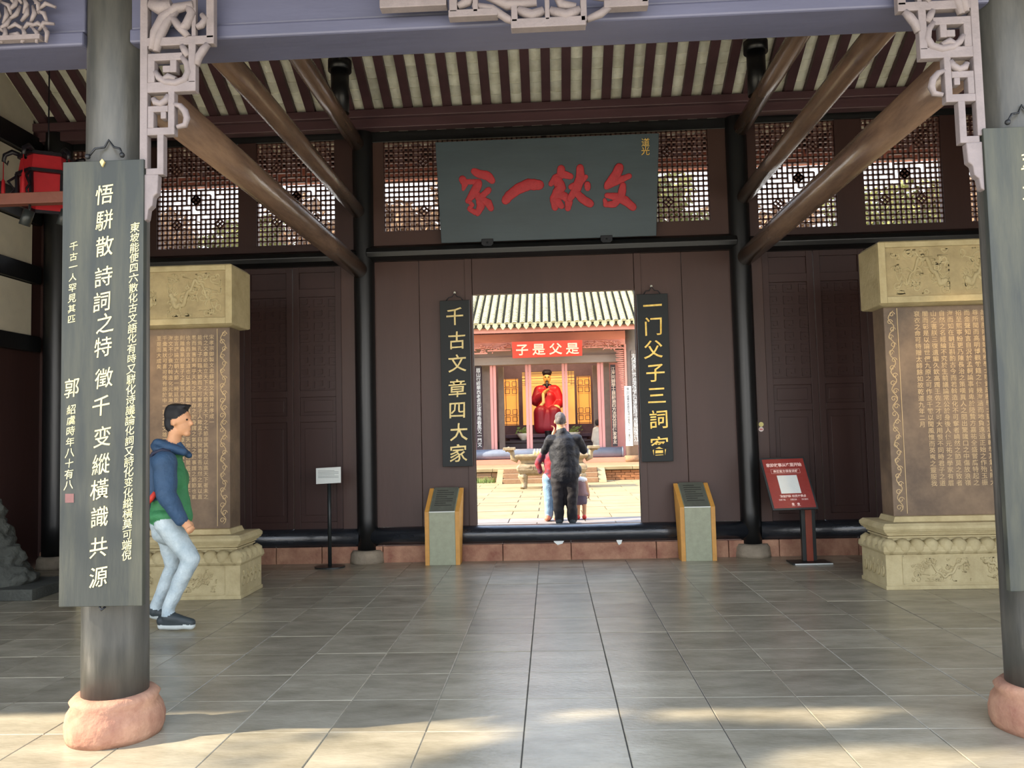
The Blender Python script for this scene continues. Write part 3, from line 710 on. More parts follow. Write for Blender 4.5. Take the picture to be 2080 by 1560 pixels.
chars = {
 'jia': [[(365, 345, 26), (410, 368, 32), (490, 385, 34), (530, 430, 26)], [(262, 415, 28), (285, 455, 28), (270, 510, 12)], [(290, 440, 22), (350, 440, 20), (410, 445, 26)], [(410, 455, 30), (372, 530, 36), (312, 612, 22)], [(375, 530, 24), (420, 590, 32), (428, 660, 32), (398, 728, 20)], [(325, 685, 18), (375, 712, 22), (400, 715, 20)], [(500, 512, 24), (455, 555, 24), (400, 590, 20)], [(430, 585, 20), (495, 630, 30), (520, 680, 24)], [(325, 620, 16), (355, 650, 16), (325, 675, 14)]],
 'yi': [[(650, 608, 34), (682, 565, 38), (760, 505, 40), (860, 462, 44), (955, 468, 38)]],
 'xian': [[(1150, 322, 32), (1148, 370, 30)], [(1058, 460, 20), (1095, 405, 26), (1175, 372, 28), (1235, 392, 24)], [(1115, 420, 34), (1145, 490, 44), (1085, 590, 32), (1095, 672, 26)], [(1100, 545, 30), (1180, 568, 32), (1220, 610, 30), (1210, 678, 24)], [(1115, 615, 30), (1155, 660, 22)], [(1320, 312, 28), (1322, 400, 36), (1290, 500, 34), (1225, 595, 24)], [(1240, 485, 24), (1300, 465, 28), (1372, 395, 18)], [(1385, 462, 26), (1388, 500, 22)], [(1280, 530, 26), (1345, 598, 32), (1412, 638, 30)]],
 'wen': [[(1672, 310, 34), (1648, 370, 36), (1568, 470, 30)], [(1558, 485, 22), (1640, 440, 28), (1762, 388, 22)], [(1705, 470, 26), (1692, 560, 32), (1625, 640, 28), (1548, 645, 20)], [(1560, 562, 20), (1655, 575, 30), (1730, 612, 34), (1795, 668, 30)], [(1540, 600, 14), (1552, 640, 18)]]}
for k_, (cn, st) in enumerate(chars.items()):
    m = MB()
    for s_i, s in enumerate(st):
        pts = [ppt(*zz(a, b), .0) + nrm * (.004 + .001 * s_i) for a, b, r in s]; rad = [r * 1.22 / 4.4255 * 9.3 / F for a, b, r in s]
        P2 = []; R2 = []
        for i in range(len(pts) - 1):
            for j in range(4): P2.append(pts[i].lerp(pts[i + 1], j / 4)); R2.append((rad[i] + (rad[i + 1] - rad[i]) * j / 4) * random.uniform(.94, 1.06))
        P2.append(pts[-1]); R2.append(rad[-1])
        d0 = (P2[0] - P2[1]).normalized(); P2.insert(0, P2[0] + d0 * R2[0] * .6); R2.insert(0, R2[0] * .72); P2.insert(0, P2[0] + d0 * R2[1] * .3); R2.insert(0, R2[1] * .2)
        d1 = (P2[-1] - P2[-2]).normalized(); P2.append(P2[-1] + d1 * R2[-1] * .6); R2.append(R2[-1] * .72); P2.append(P2[-1] + d1 * R2[-2] * .3); R2.append(R2[-2] * .2)
        b = len(m.v); m.tube(P2, R2, 14)
        o_ = pts[0]
        for i in range(b, len(m.v)):
            v = Vector(m.v[i]); h_ = (v - o_).dot(nrm); m.v[i] = tuple(v - nrm * h_ * .86)
    m.build('character', 'char_red', pq)
m = MB(); vv = Vector((0, TT.y - TB.y, TT.z - TB.z)).normalized()
for ch, y_ in zip(TXT['plaque'], (86, 162)): put(m, ch, ppt(*zz(1908, y_)) + nrm * .004, .1, 'flat', v=vv, wob=.03)
m.build('small_inscription', 'gold', pq, fix=False)
m = MB()
for i, ch in enumerate('年孝道光文書元山九'): put(m, ch, ppt(*zz(180 + i, 490 + i * 52)) + nrm * .003, .055, 'flat', v=vv, wob=.05)
m.build('faded_inscription', 'char_red_faded', pq, fix=False)
# ---- steles
def relief(mb, x0, x1, z0, z1, y, seed, r=.02, clouds=16, two=False):
    rr = random.Random(seed); w = x1 - x0; h = z1 - z0
    def pt(u, v): return Vector((x0 + u * w, y, z0 + v * h))
    def clampp(p): return Vector((min(max(p.x, x0 + r), x1 - r), y, min(max(p.z, z0 + r), z1 - r)))
    if two: relief(mb, x0 + w * .02, x0 + w * .47, z0, z1, y, seed + 11, r * .85, clouds // 2); relief(mb, x1 - w * .02, x1 - w * .47, z0, z1, y, seed + 17, r * .85, clouds // 2); return
    if x1 < x0:
        def clampp(p): return Vector((min(max(p.x, x1 + r), x0 - r), y, min(max(p.z, z0 + r), z1 - r)))
    body = [clampp(pt(.92 - .84 * (i / 44), .52 + .27 * math.sin(i / 44 * 2 * PI * 1.35 + seed) + .05 * math.sin(i * .9))) for i in range(45)]
    mb.tube(body, [r * (1.35 - 1.0 * i / 44) for i in range(45)], 8)
    for i in range(6): a = .5 + i * .35; mb.tube([body[2], clampp(body[2] + Vector((math.cos(a), 0, math.sin(a))) * r * 3), clampp(body[2] + Vector((math.cos(a + .5), 0, math.sin(a + .5))) * r * 5)], [r * .6, r * .4, r * .15], 6)
    for i in range(4, 42, 3):
        d = (body[i + 1] - body[i - 1]).normalized(); nn_ = Vector((-d.z, 0, d.x)) * (1 if i % 2 else -1)
        mb.tube([body[i], clampp(body[i] + nn_ * r * 2.6 + d * r), clampp(body[i] + nn_ * r * 3.2 + d * r * 3)], [r * .7, r * .55, r * .2], 6)
    mb.ball(body[3], (r * 2.1, r * 1.2, r * 1.8), 10); mb.ball(body[1], (r * 1.5, r, r * 1.1), 8)
    for i in range(clouds):
        c = pt(rr.random(), rr.random()); s = rr.uniform(.6, 1.5) * r * 1.9; a0 = rr.uniform(0, 6.28); sg = rr.choice((-1, 1)); q = []
        for k in range(14):
            a = a0 + sg * k * .55; q.append(clampp(c + Vector((math.cos(a), 0, math.sin(a))) * s * (1 - k / 16)))
        q = [clampp(q[0] + Vector((rr.uniform(-4, 4), 0, rr.uniform(-1, 1))) * r * 1.5)] + q
        mb.tube(q, [r * .25] + [r * .42] * 14, 6)
def scroll_band(mb, x0, x1, z0, z1, y, seed):
    n = int((z1 - z0) / .07); cx = (x0 + x1) / 2; w = (x1 - x0) * .36
    q = [Vector((cx + w * .7 * math.sin(i * .9), y, z0 + (z1 - z0) * i / (n * 3))) for i in range(n * 3 + 1)]; mb.tube(q, .005, 5)
    for i in range(n):
        z = z0 + (i + .5) * (z1 - z0) / n; sg = 1 if i % 2 else -1
        mb.tube([Vector((cx + sg * w * .3 + math.cos(k * .6 * sg) * w * (.75 - k * .045), y, z + math.sin(k * .6) * w * (.75 - k * .045))) for k in range(13)], .0045, 5)
def stele(cx, sgn, label, txt, startx, dx, rows, dzr, size, z_top, seed):
    cy = 7.81; t = thing('stone_stele', label, 'stele', (cx, cy, 0))
    b = MB(); b.levels([(0, .80, .29), (.035, .80, .29), (.036, .79, .28), (.315, .79, .28)], cx, cy)
    b.build('base_block', 'stele_stone', t, .004)
    b = MB(); b.levels([(.315, .80, .29), (.34, .815, .305), (.38, .81, .3), (.415, .77, .26), (.43, .72, .21)], cx, cy); b.build('lotus_course', 'stele_stone', t, .006)
    for i in range(13):
        x = cx - .744 + i * .124; b = MB(); b.tube([(x, cy - .225, .428), (x, cy - .245, .40), (x, cy - .25, .36), (x, cy - .245, .322)], [.05, .07, .066, .05], 16); b.build('lotus_petal', 'stele_stone', t)
    for i in range(4):
        for s_ in (-1, 1): y = cy - .2 + i * .135; b = MB(); b.tube([(cx + s_ * .73, y, .428), (cx + s_ * .75, y, .40), (cx + s_ * .755, y, .36), (cx + s_ * .75, y, .322)], [.05, .074, .07, .05], 16); b.build('lotus_petal', 'stele_stone', t)
    b = MB(); b.levels([(.43, .73, .22), (.455, .73, .22), (.456, .745, .235), (.47, .745, .235), (.471, .725, .215), (.48, .725, .215), (.481, .755, .245), (.497, .755, .245), (.498, .77, .26), (.512, .775, .265), (.513, .785, .275), (.54, .80, .29), (.565, .80, .29), (.59, .775, .265)], cx, cy); b.build('cornice', 'stele_stone', t, .002)
    b = MB(); b.levels([(.59, .66, .17), (.64, .64, .16)], cx, cy); b.build('body_footing', 'stele_stone', t, .004)
    b = MB(); bdy = b.box(cx - .62, cx + .62, 7.72, 7.98, .63, 2.6).build('body', 'stele_body', t, .008)
    r = MB(); relief(r, cx - .6, cx + .6, .06, .29, 7.528, seed, .0155, 44, two=True); r.box(cx - .64, cx + .64, 7.524, 7.535, .045, .055); r.box(cx - .64, cx + .64, 7.524, 7.535, .295, .305)
    r.box(cx - .645, cx - .635, 7.524, 7.535, .045, .305); r.box(cx + .635, cx + .645, 7.524, 7.535, .045, .305)
    inx = cx - sgn * .79
    for k in range(5):
        yy = 7.6 + k * .1; r.tube([(inx + math.cos(a * .6) * .004, yy + math.sin(a * .7) * .035, .17 + math.cos(a * .7) * .08 * (1 - a / 16)) for a in range(12)], .009, 6)
    r.build('base_carving', 'stele_stone', t)
    b = MB(); b.levels([(2.59, .63, .16), (2.6, .69, .20), (2.61, .70, .225), (3.17, .70, .225), (3.2, .67, .2)], cx, 7.825)
    for a, c, z0, z1 in ((cx - .70, cx - .635, 2.61, 3.18), (cx + .635, cx + .70, 2.61, 3.18), (cx - .635, cx + .635, 2.61, 2.67), (cx - .635, cx + .635, 3.13, 3.18)): b.box(a, c, 7.575, 7.6, z0, z1)
    cp = b.build('cap', 'stele_stone', t, .004); MB().box(cx - .634, cx + .634, 7.597, 7.6, 2.67, 3.13).build('carving_ground', 'stele_recess_shade', cp)
    r = MB(); relief(r, cx - .63, cx + .63, 2.675, 3.125, 7.599, seed + 3, .024, 70, two=True); r.build('dragon_carving', 'stele_stone', cp)
    for s_ in (-1, 1):
        r = MB(); scroll_band(r, cx + s_ * .555 - .05, cx + s_ * .555 + .05, .68, 2.56, 7.72, 1); r.build('border_carving', 'stele_text', t)
        MB().box(cx + s_ * .497 - .003, cx + s_ * .497 + .003, 7.715, 7.725, .66, 2.58).build('border_line', 'stele_text', t)
    k = 0; col = 0
    while k < len(txt):
        m = MB(); x = startx - col * dx; n = rows if (col or sgn > 0) else 16
        for i in range(n):
            if k >= len(txt): break
            put(m, txt[k], (x, 7.7185, z_top - i * dzr), size, wob=.03); k += 1
        tag(m.build('inscription', 'stele_text', bdy, fix=False), kind='stuff'); col += 1
        if x - dx < cx - .5: break
    return t
stele(-3.735, -1, 'carved stone stele behind the walking person, left of the hall', TXT['stl'], -3.735 + .44, .0585, 29, .0555, .05, 2.5, 2)
stele(3.78, 1, 'carved stone stele at the right side of the hall beside the red sign', TXT['str'], 3.78 + .45, .0765, 27, .061, .058, 2.52, 9)
# ---- little information stands
w = thing('information_stand', 'small white information plate on a thin dark floor stand left of the doorway', 'sign', (-2.58, 9.3, 0))
a = at(650, 950, 9.24); 
m = MB(); cx_ = (-2.575); 
m.prism([(-2.575 - .145, .955), (-2.575 + .145, .965), (-2.575 + .145, 1.148), (-2.575 - .145, 1.138)], 9.24, 9.255).build('plate', 'sign_white', w, .003)
m = MB()
for i in range(6): m.box(-2.575 - .12, -2.575 + .12 * (1 if i % 3 else .6), 9.2385, 9.2395, 1.105 - i * .016, 1.109 - i * .016)
m.build('printed_lines', 'sign_print', w)
MB().tube([(-2.575, 9.27, .01), (-2.575, 9.27, 1.1)], .022, 12).build('pole', 'metal_dark', w)
MB().prism([(-2.575 + .175 * math.cos(k * PI / 12), 9.27 + .14 * math.sin(k * PI / 12)) for k in range(24)], .0, .014, axis='z').build('base_plate', 'metal_dark', w)
r_ = thing('information_sign', 'red tilted visitor sign with white lettering and a white square on a post', 'sign', (2.69, 9.1, 0))
U = Vector((1, .0, .0)); cen = Vector((2.6, 9.02, .83))
q = [at(1547, 934, 9.02), at(1630, 931, 9.02), at(1656, 1028, 8.82), at(1573, 1033, 8.82)]      # tl tr br bl
ux = (q[1] - q[0]).normalized(); vy = (q[0] - q[3]); Lw = (q[1] - q[0]).length; Lh = vy.length; vyn = vy.normalized(); nn = ux.cross(vyn).normalized()
m = MB(); ex = ux * .02; ey = vyn * .02
b4 = [q[3] - ex - ey, q[3] + ux * Lw + ex - ey, q[3] + ux * Lw + vy + ex + ey, q[0] - ex + ey]; m.add(b4 + [v - nn * .03 for v in b4], [(0, 1, 2, 3), (7, 6, 5, 4), (0, 4, 5, 1), (1, 5, 6, 2), (2, 6, 7, 3), (3, 7, 4, 0)]).build('sign_case', 'metal_dark', r_, .004)
def SP(u, v, o=.003): return q[3] + ux * (u * Lw) + vy * v + nn * o
def quad(u0, u1, v0, v1, o): return [SP(u0, v0, o), SP(u1, v0, o), SP(u1, v1, o), SP(u0, v1, o)]
sf = MB().add(quad(0, 1, 0, 1, .002), [(0, 1, 2, 3)]).build('sign_face', 'sign_red', r_, fix=False)
m = MB()
def line(txt, u0, u1, v, size, mode='bold'):
    n = len(txt)
    for i, ch in enumerate(txt): put(m, ch, SP(u0 + (u1 - u0) * i / (n - 1), v, .004), size, mode, u=ux, v=vyn)
line(TXT['s1'], .12, .88, .875, .044); line(TXT['s2'], .24, .76, .745, .032); line(TXT['s3'], .24, .44, .235, .03); line(TXT['s4'], .53, .8, .235, .03); line(TXT['s5'], .18, .84, .165, .021, 'flat')
for u0, u1, v0, v1 in ((.15, .85, .785, .789), (.15, .85, .70, .704), (.15, .155, .70, .789), (.845, .85, .70, .789)): m.add(quad(u0, u1, v0, v1, .004), [(0, 1, 2, 3)])
for u_ in (.47, .6): c_ = SP(u_, .075, .004); m.add([c_ + ux * .014 * math.cos(k) + vyn * .014 * math.sin(k) for k in [i * PI / 5 for i in range(10)]], [tuple(range(10))]); m.add(quad(u_ - .04, u_ + .04, .035, .042, .004), [(0, 1, 2, 3)])
tag(m.build('lettering', 'sign_pink', sf, fix=False), kind='stuff')
m = MB(); m.add(quad(.26, .74, .29, .66, .004), [(0, 1, 2, 3)]).build('white_square', 'sign_white', sf, fix=False)
px_ = 2.79
MB().box(px_ - .075, px_ + .075, 9.06, 9.12, .02, .66).build('post', 'metal_dark', r_, .003); MB().box(px_ - .035, px_ + .035, 9.052, 9.06, .02, .6).build('post_inlay', 'rust_red', r_)
MB().box(px_ - .22, px_ + .2, 8.93, 9.2, 0, .016).build('base_plate', 'metal_dark', r_, .003); MB().box(px_ - .2, px_ + .2, 8.925, 8.93, .002, .014).build('base_trim', 'sign_white', r_)
# ---- green marble pedestals with slanted text slabs
def pedestal(x0, x1, label, lean):
    yf, yb = 9.29, 9.5; z0, z1 = .605, .86; t = thing('marble_pedestal', label, 'pedestal', ((x0 + x1) / 2, yf, 0)); fr = .05
    def sl(xa, xb, o): return [(xa, yf - o, z0 + o), (xb, yf - o, z0 + o), (xb + lean, yb - o, z1 + o), (xa + lean, yb - o, z1 + o)]
    m = MB(); a, b = x0 + fr, x1 - fr
    vs = [(a, yf, 0), (b, yf, 0), (b, yb, 0), (a, yb, 0), (a, yf, z0), (b, yf, z0), (b + lean, yb, z1), (a + lean, yb, z1)]
    F6 = [(0, 3, 2, 1), (4, 5, 6, 7), (0, 1, 5, 4), (1, 2, 6, 5), (2, 3, 7, 6), (3, 0, 4, 7)]
    m.add(vs, F6).build('marble_body', 'marble_green', t, .003)
    for xa, xb in ((x0, x0 + fr - .001), (x1 - fr + .001, x1)):
        m = MB(); m.add([(xa, yf - .004, 0), (xb, yf - .004, 0), (xb, yb, 0), (xa, yb, 0), (xa, yf - .004, z0 + .003), (xb, yf - .004, z0 + .003), (xb + lean, yb, z1 + .004), (xa + lean, yb, z1 + .004)], F6).build('side_frame', 'frame_orange', t, .002)
    m = MB(); v4 = sl(a + .01, b - .01, .003); v8 = sl(a + .01, b - .01, .012); m.add(v4 + v8, F6).build('slanted_slab', 'slate', t)
    m = MB(); P0 = Vector(v8[0]); P1 = Vector(v8[1]); P3 = Vector(v8[3]); nz_ = (P1 - P0).cross(P3 - P0).normalized()
    for i in range(8):
        v_ = .85 - i * .09; u0, u1 = .14, (.86 if i % 3 else .6); A = P0 + (P1 - P0) * u0 + (P3 - P0) * v_ + nz_ * .002; B = P0 + (P1 - P0) * u1 + (P3 - P0) * v_ + nz_ * .002; d = (P3 - P0) * .03
        m.add([A, B, B + d, A + d], [(0, 1, 2, 3)])
    m.build('engraved_lines', 'slate_print', t, fix=False)
    MB().box(a, b, yf - .006, yf + .004, z0 - .004, z0 + .006).build('edge_strip', 'sign_white', t)
pedestal(-1.475, -1.075, 'green marble pedestal with slanted slab left of the doorway', .035)
pedestal(1.435, 1.83, 'green marble pedestal with slanted slab right of the doorway', -.035)
# stickers on the right stile
for n, (a, b, c) in enumerate(((1546, 862, 'sticker_yellow'), (1546, 872, 'sticker_white'))):
    p = at(a, b, WY - .022); m = MB(); m.prism([(p.x + .028 * math.cos(k * PI / 10), p.z + .028 * math.sin(k * PI / 10)) for k in range(20)], WY - .026, WY - .02)
    o = m.build('round_sticker', c); tag(o, ('round yellow sticker on the door stile beside the right wall column', 'round white and red sticker just under the yellow one')[n], 'sticker')
    if n: MB().box(p.x - .018, p.x + .018, WY - .028, WY - .0255, p.z - .006, p.z + .006).build('sticker_band', 'sticker_red', o)
for n, (x, w_) in enumerate(((1135, .07), (1258, .035))):
    p = at(x, 1100, 9.54); o = MB().prism([(p.x - w_, p.z + .02), (p.x + w_, p.z + .02), (p.x + w_ * .6, p.z - .025), (p.x - w_ * .2, p.z - .04), (p.x - w_ * .7, p.z - .01)], 9.538, 9.546).build('white_flake', 'sign_white')
    tag(o, ('larger white flake on the red sill right under the threshold log', 'tiny white flake on the red sill near the right pedestal')[n], 'flake')
# ---- lantern
L = Vector((-4.82, 7.5, 3.85)); t = thing('palace_lantern', 'red hexagonal palace lantern with black frame hanging at the far left', 'lantern', L)
hexa = lambda r, z: [(L.x + r * math.cos(R(30) + k * PI / 3), L.y + r * math.sin(R(30) + k * PI / 3), z) for k in range(6)]
m = MB(); v = hexa(.235, 3.80) + hexa(.235, 4.06); m.add(v, [(k, (k + 1) % 6, 6 + (k + 1) % 6, 6 + k) for k in range(6)]).build('silk_panels', 'lantern_red', t)
m = MB(); v = hexa(.25, 4.1) + hexa(.23, 4.24); m.add(v, [(k, (k + 1) % 6, 6 + (k + 1) % 6, 6 + k) for k in range(6)]).build('silk_crown', 'lantern_red', t)
m = MB()
for r_1, z in ((.245, 4.25),):
    h = hexa(r_1, z)
    for k in range(6): m.bar(h[k], h[(k + 1) % 6], .03, .03)
    if z > 4.2: m.build('crown_rim', 'lantern_black', t); m = None
    elif z > 4: pass
m = MB()
for r_1, z in ((.25, 3.79), (.26, 4.08)):
    h = hexa(r_1, z)
    for k in range(6): m.bar(h[k], h[(k + 1) % 6], .03, .03)
a = hexa(.25, 3.79); b = hexa(.26, 4.08)
for k in range(6): m.bar(a[k], b[k], .028, .028, up=(1, 0, .1))
m.build('lantern_frame', 'lantern_black', t)
for k in range(6):
    c, s = math.cos(R(30) + k * PI / 3), math.sin(R(30) + k * PI / 3)
    m = MB(); m.tube([(L.x + r * c, L.y + r * s, z) for r, z in ((.24, 4.27), (.3, 4.29), (.36, 4.25), (.37, 4.19), (.34, 4.16), (.33, 4.2))], [.022, .025, .022, .018, .014, .006], 8); m.build('dragon_arm', 'lantern_black', t)
    m = MB(); m.tube([(L.x + .26 * c, L.y + .26 * s, 4.06), (L.x + .33 * c, L.y + .33 * s, 4.0), (L.x + .28 * c, L.y + .28 * s, 3.93), (L.x + .33 * c, L.y + .33 * s, 3.86), (L.x + .27 * c, L.y + .27 * s, 3.8)], [.012, .014, .01, .013, .006], 6); m.build('corner_scroll', 'lantern_black', t)
    m = MB(); m.tube([(L.x + .37 * c, L.y + .37 * s, 4.19), (L.x + .37 * c, L.y + .37 * s, 4.02), (L.x + .37 * c, L.y + .37 * s, 4.0), (L.x + .37 * c, L.y + .37 * s, 3.76)], [.004, .005, .015, .022], 8); m.build('tassel', 'lantern_red', t)
MB().tube([(L.x, L.y, 4.24), (L.x, L.y, 4.6), (L.x, L.y, tz(7.5) - .1)], .008, 6).build('hanging_rod', 'lantern_black', t)
MB().lathe([(.06, 4.24), (.1, 4.27), (.05, 4.33), (.01, 4.34)], (L.x, L.y, 0), 12).build('lantern_finial', 'lantern_black', t)
# ---- spotlight rail
YS = 6.2; a = at(0, 407, YS); b = at(215, 405, YS); t = thing('light_rail', 'red-brown timber rail carrying spotlights at the far left', 'rail', (-4.5, YS, a.z))
MB().box(-6.2, b.x, YS - .04, YS + .04, a.z - .045, a.z + .045).build('rail', 'wood_bar', t, .004)
for n, (px, py) in enumerate(((52, 445), (128, 445))):
    p = at(px, py, YS - .02); c = thing('spotlight', ('black cylinder spotlight hanging under the left rail, nearer the side wall', 'black cylinder spotlight hanging under the left rail, next to the blackboard')[n], 'lamp', p)
    MB().tube([p + Vector((.03, 0, .07)), p + Vector((-.01, 0, -.05))], .042, 16).build('lamp_can', 'metal_dark', c)
    MB().tube([p + Vector((.03, 0, .05)), Vector((p.x + .02, YS, a.z - .04))], .01, 8).build('lamp_bracket', 'metal_dark', c)
def stele_lamp(name, p, tgt, e):
    l = bpy.data.lights.new(name, 'SPOT'); l.energy = e; l.color = (1, .70, .38); l.spot_size = R(46); l.spot_blend = 1.; l.shadow_soft_size = .03
    o = bpy.data.objects.new(name, l); COL.objects.link(o); o.location = p; o.rotation_euler = (Vector(tgt) - Vector(p)).to_track_quat('-Z', 'Y').to_euler()
stele_lamp('stele_light', (-3.9, 6.3, 3.3), (-3.75, 7.75, 1.75), 75)
stele_lamp('stele_light', (3.9, 6.3, 3.3), (3.75, 7.75, 1.85), 85)
# ---- scholar rock at the left edge
g = atz(30, 1222); t = thing('scholar_rock', 'dark rough rock on a dark slab base cut by the left edge of the photo', 'rock', (g.x, g.y + .3, 0))
ra = atz(62, 1222); MB().box(ra.x - 1.2, ra.x, ra.y + .02, ra.y + .75, 0, .11).build('slab_base', 'rock_dark', t, .01)
fuse('rock', [('c', (ra.x - .62, ra.y + .4, .1), (ra.x - .66, ra.y + .4, .5), .34, .2, 0), ('e', (ra.x - .45, ra.y + .35, .16), (.26, .2, .12), 0), ('e', (ra.x - .5, ra.y + .38, .36), (.17, .15, .12), 0), ('c', (ra.x - .7, ra.y + .4, .5), (ra.x - .66, ra.y + .4, .85), .2, .1, 0)], .03, ['rock_dark'], t, 1, .06)
# ================================================================== PEOPLE IN THE HALL
def V(*a): return Vector(a)
def hand(prims, wrist, d, palm_n, mi, s=1., curl=1.1, side=1):
    d = Vector(d).normalized(); n = Vector(palm_n); n = (n - d * n.dot(d)).normalized(); w = d.cross(n) * side
    pc = wrist + d * .05 * s
    prims.append(('c', wrist, wrist + d * .025 * s, .026 * s, .028 * s, mi))
    for k in (-1.2, 0, 1.2): prims.append(('c', wrist + d * .02 * s + w * .012 * k * s, wrist + d * .085 * s + w * .017 * k * s, .017 * s, .0145 * s, mi))
    for k, ln in ((-1.5, .030), (-.5, .036), (.5, .033), (1.5, .026)):
        p = wrist + d * .088 * s + w * .0175 * k * s; dd = d
        for j in range(3):
            ax = w; rm = Matrix.Rotation(-curl * (.75 if j else .6) * side, 3, ax) ; dd = (rm @ dd).normalized(); q = p + dd * ln * s * (1 - .18 * j); prims.append(('c', p, q, .0095 * s, .0083 * s, mi)); p = q
    p = wrist + d * .03 * s + w * .028 * s; q = p + (d * .7 + w * .35 + n * .5).normalized() * .038 * s; prims.append(('c', p, q, .0125 * s, .0105 * s, mi)); prims.append(('c', q, q + (d * .8 + n * .5 - w * .3).normalized() * .028 * s, .0105 * s, .009 * s, mi))
YW = 6.44
def wp_(px, py, dy=0.): return at(px, py, YW + dy)
wk = thing('person', 'person in blue and green hooded jacket and pale jeans walking right past the left stele', 'person', (wp_(350, 1275).x, YW, 0))
P = []
# 0 skin 1 green 2 blue 3 jeans 4 shoe 5 sole 6 hair
hipL, hipR = wp_(338, 1066, .09), wp_(340, 1066, -.09)
hc = wp_(364, 856)
P += [('e', hc + V(.0, 0, .03), (.088, .074, .105), 0, 0, R(-8)), ('e', hc + V(.03, 0, -.04), (.062, .056, .078), 0), ('c', wp_(350, 905), wp_(357, 876), .056, .052, 0)]
P += [('c', hc + V(.082, 0, .018), hc + V(.104, 0, -.022), .009, .016, 0), ('e', hc + V(.082, 0, -.052), (.016, .022, .007), 0), ('e', hc + V(.083, 0, -.068), (.015, .02, .007), 0), ('e', hc + V(.062, 0, -.1), (.028, .03, .024), 0), ('e', hc + V(.078, 0, .035), (.014, .045, .01), 0)]
P += [('e', hc + V(-.012, s * .075, -.01), (.02, .01, .032), 0) for s in (-1, 1)]
# hair
P += [('e', hc + V(-.022, 0, .06), (.1, .086, .092), 6), ('e', hc + V(-.06, 0, -.01), (.058, .074, .085), 6), ('e', hc + V(.04, 0, .11), (.045, .06, .028), 6, 0, R(-15))]
P += [('c', hc + V(-.05, k * .03, .12), hc + V(.068, k * .033, .112 + .01 * (k % 2)), .022, .012, 6) for k in (-1.5, -.5, .5, 1.5)]
# hood and torso
P += [('c', wp_(322, 905), wp_(350, 912), .055, .07, 2), ('e', wp_(335, 912), (.115, .12, .05), 2, 0, R(20)), ('c', wp_(360, 905), wp_(384, 925), .035, .026, 2), ('c', wp_(320, 900, -.05), wp_(372, 918, -.07), .04, .035, 2), ('c', wp_(320, 900, .05), wp_(372, 918, .07), .04, .035, 2)]
P += [('c', wp_(338, 935), wp_(344, 1000), .125, .135, 1), ('c', wp_(344, 1000), wp_(342, 1050), .135, .145, 1), ('e', wp_(336, 935), (.12, .17, .09), 2), ('e', wp_(343, 1045), (.175, .18, .075), 1), ('c', wp_(362, 945), wp_(376, 1052), .05, .06, 1), ('c', wp_(318, 960), wp_(315, 1045), .08, .075, 1), ('e', wp_(343, 975), (.15, .18, .15), 1)]
P += [('c', wp_(340, 1050), wp_(340, 1075), .14, .125, 3)]
# near arm (right arm, towards the camera)
sh, el, wr = wp_(334, 940, -.19), wp_(338, 1005, -.24), wp_(368, 1056, -.20)
P += [('c', sh, el, .092, .078, 2), ('c', el, wr, .078, .05, 2), ('e', sh, (.1, .08, .1), 2), ('c', wp_(322, 940, -.1), wp_(312, 1000, -.12), .085, .07, 2)]
hand(P, wp_(371, 1058, -.20), (.55, 0, -.6), (-.3, 1, -.2), 0, 1.0, 1.3, 1)
sh2, el2, wr2 = wp_(340, 940, .19), wp_(322, 1000, .22), wp_(318, 1052, .2)
P += [('c', sh2, el2, .066, .056, 2), ('c', el2, wr2, .056, .044, 2)]; hand(P, wr2 + V(0, 0, -.02), (.1, 0, -1), (0, -1, 0), 0, 1., 1., -1)
# legs
kn, an = wp_(388, 1135, -.09), wp_(341, 1236, -.09)
P += [('c', hipR, kn, .095, .068, 3), ('c', kn, an, .07, .05, 3), ('e', kn, (.068, .068, .075), 3)]
kn2, an2 = wp_(352, 1150, .09), wp_(318, 1232, .09)
P += [('c', hipL, kn2, .093, .066, 3), ('c', kn2, an2, .066, .048, 3)]
def shoe(P, ankle, toe, mi=4, ms=5):
    d = (toe - ankle); d.z = 0; d.normalize()
    heel = V(ankle.x, ankle.y, toe.z) - d * .05
    P += [('c', ankle + V(0, 0, .01), ankle + V(0, 0, -.04), .045, .046, mi), ('c', heel + V(0, 0, .02), toe + V(0, 0, .012), .042, .036, mi), ('c', ankle + V(0, 0, -.02), toe + V(0, 0, .02), .05, .03, mi), ('c', heel + V(0, 0, -.012), toe + V(0, 0, -.012), .036, .035, ms)]
tz_ = .052
shoe(P, V(an.x, an.y, .12), V(an.x + .19, an.y - .01, tz_)); 
an2b = V(an2.x, an2.y, .15); P += [('c', an2b, an2b + V(-.01, 0, -.04), .045, .046, 4), ('c', an2b + V(-.06, 0, -.02), an2b + V(.13, 0, -.085), .04, .036, 4), ('c', an2b + V(-.065, 0, -.05), an2b + V(.13, 0, -.105), .035, .03, 5)]
P += [('c', an, V(an.x, an.y, .13), .05, .05, 3), ('c', an2, V(an2.x, an2.y, .17), .048, .048, 3)]
fuse('body', P, .0085, ['skin', 'jacket_green', 'jacket_blue', 'jeans_pale', 'shoe_dark', 'shoe_sole', 'hair'], wk, 3, .007)
m = MB(); 
for s in (-1,1): m.ball(hc + V(.078, s * .03, .012), (.008, .012, .008), 8)
m.build('eyes', 'hair', wk)
fuse('backpack', [('e', wp_(300, 985), (.11, .15, .19), 0), ('c', wp_(303, 950), wp_(300, 1030), .11, .12, 0)], .02, ['backpack'], wk, 2)
MB().tube([wp_(316, 1000, -.17), wp_(308, 1012, -.18), wp_(299, 1022, -.17)], .022, 8).build('bag_strap', 'strap_red', wk)
MB().tube([wp_(300, 938, -.13), wp_(312, 920, -.16), wp_(330, 914, -.17), wp_(345, 918, -.165)], .016, 8).build('shoulder_strap', 'backpack', wk)
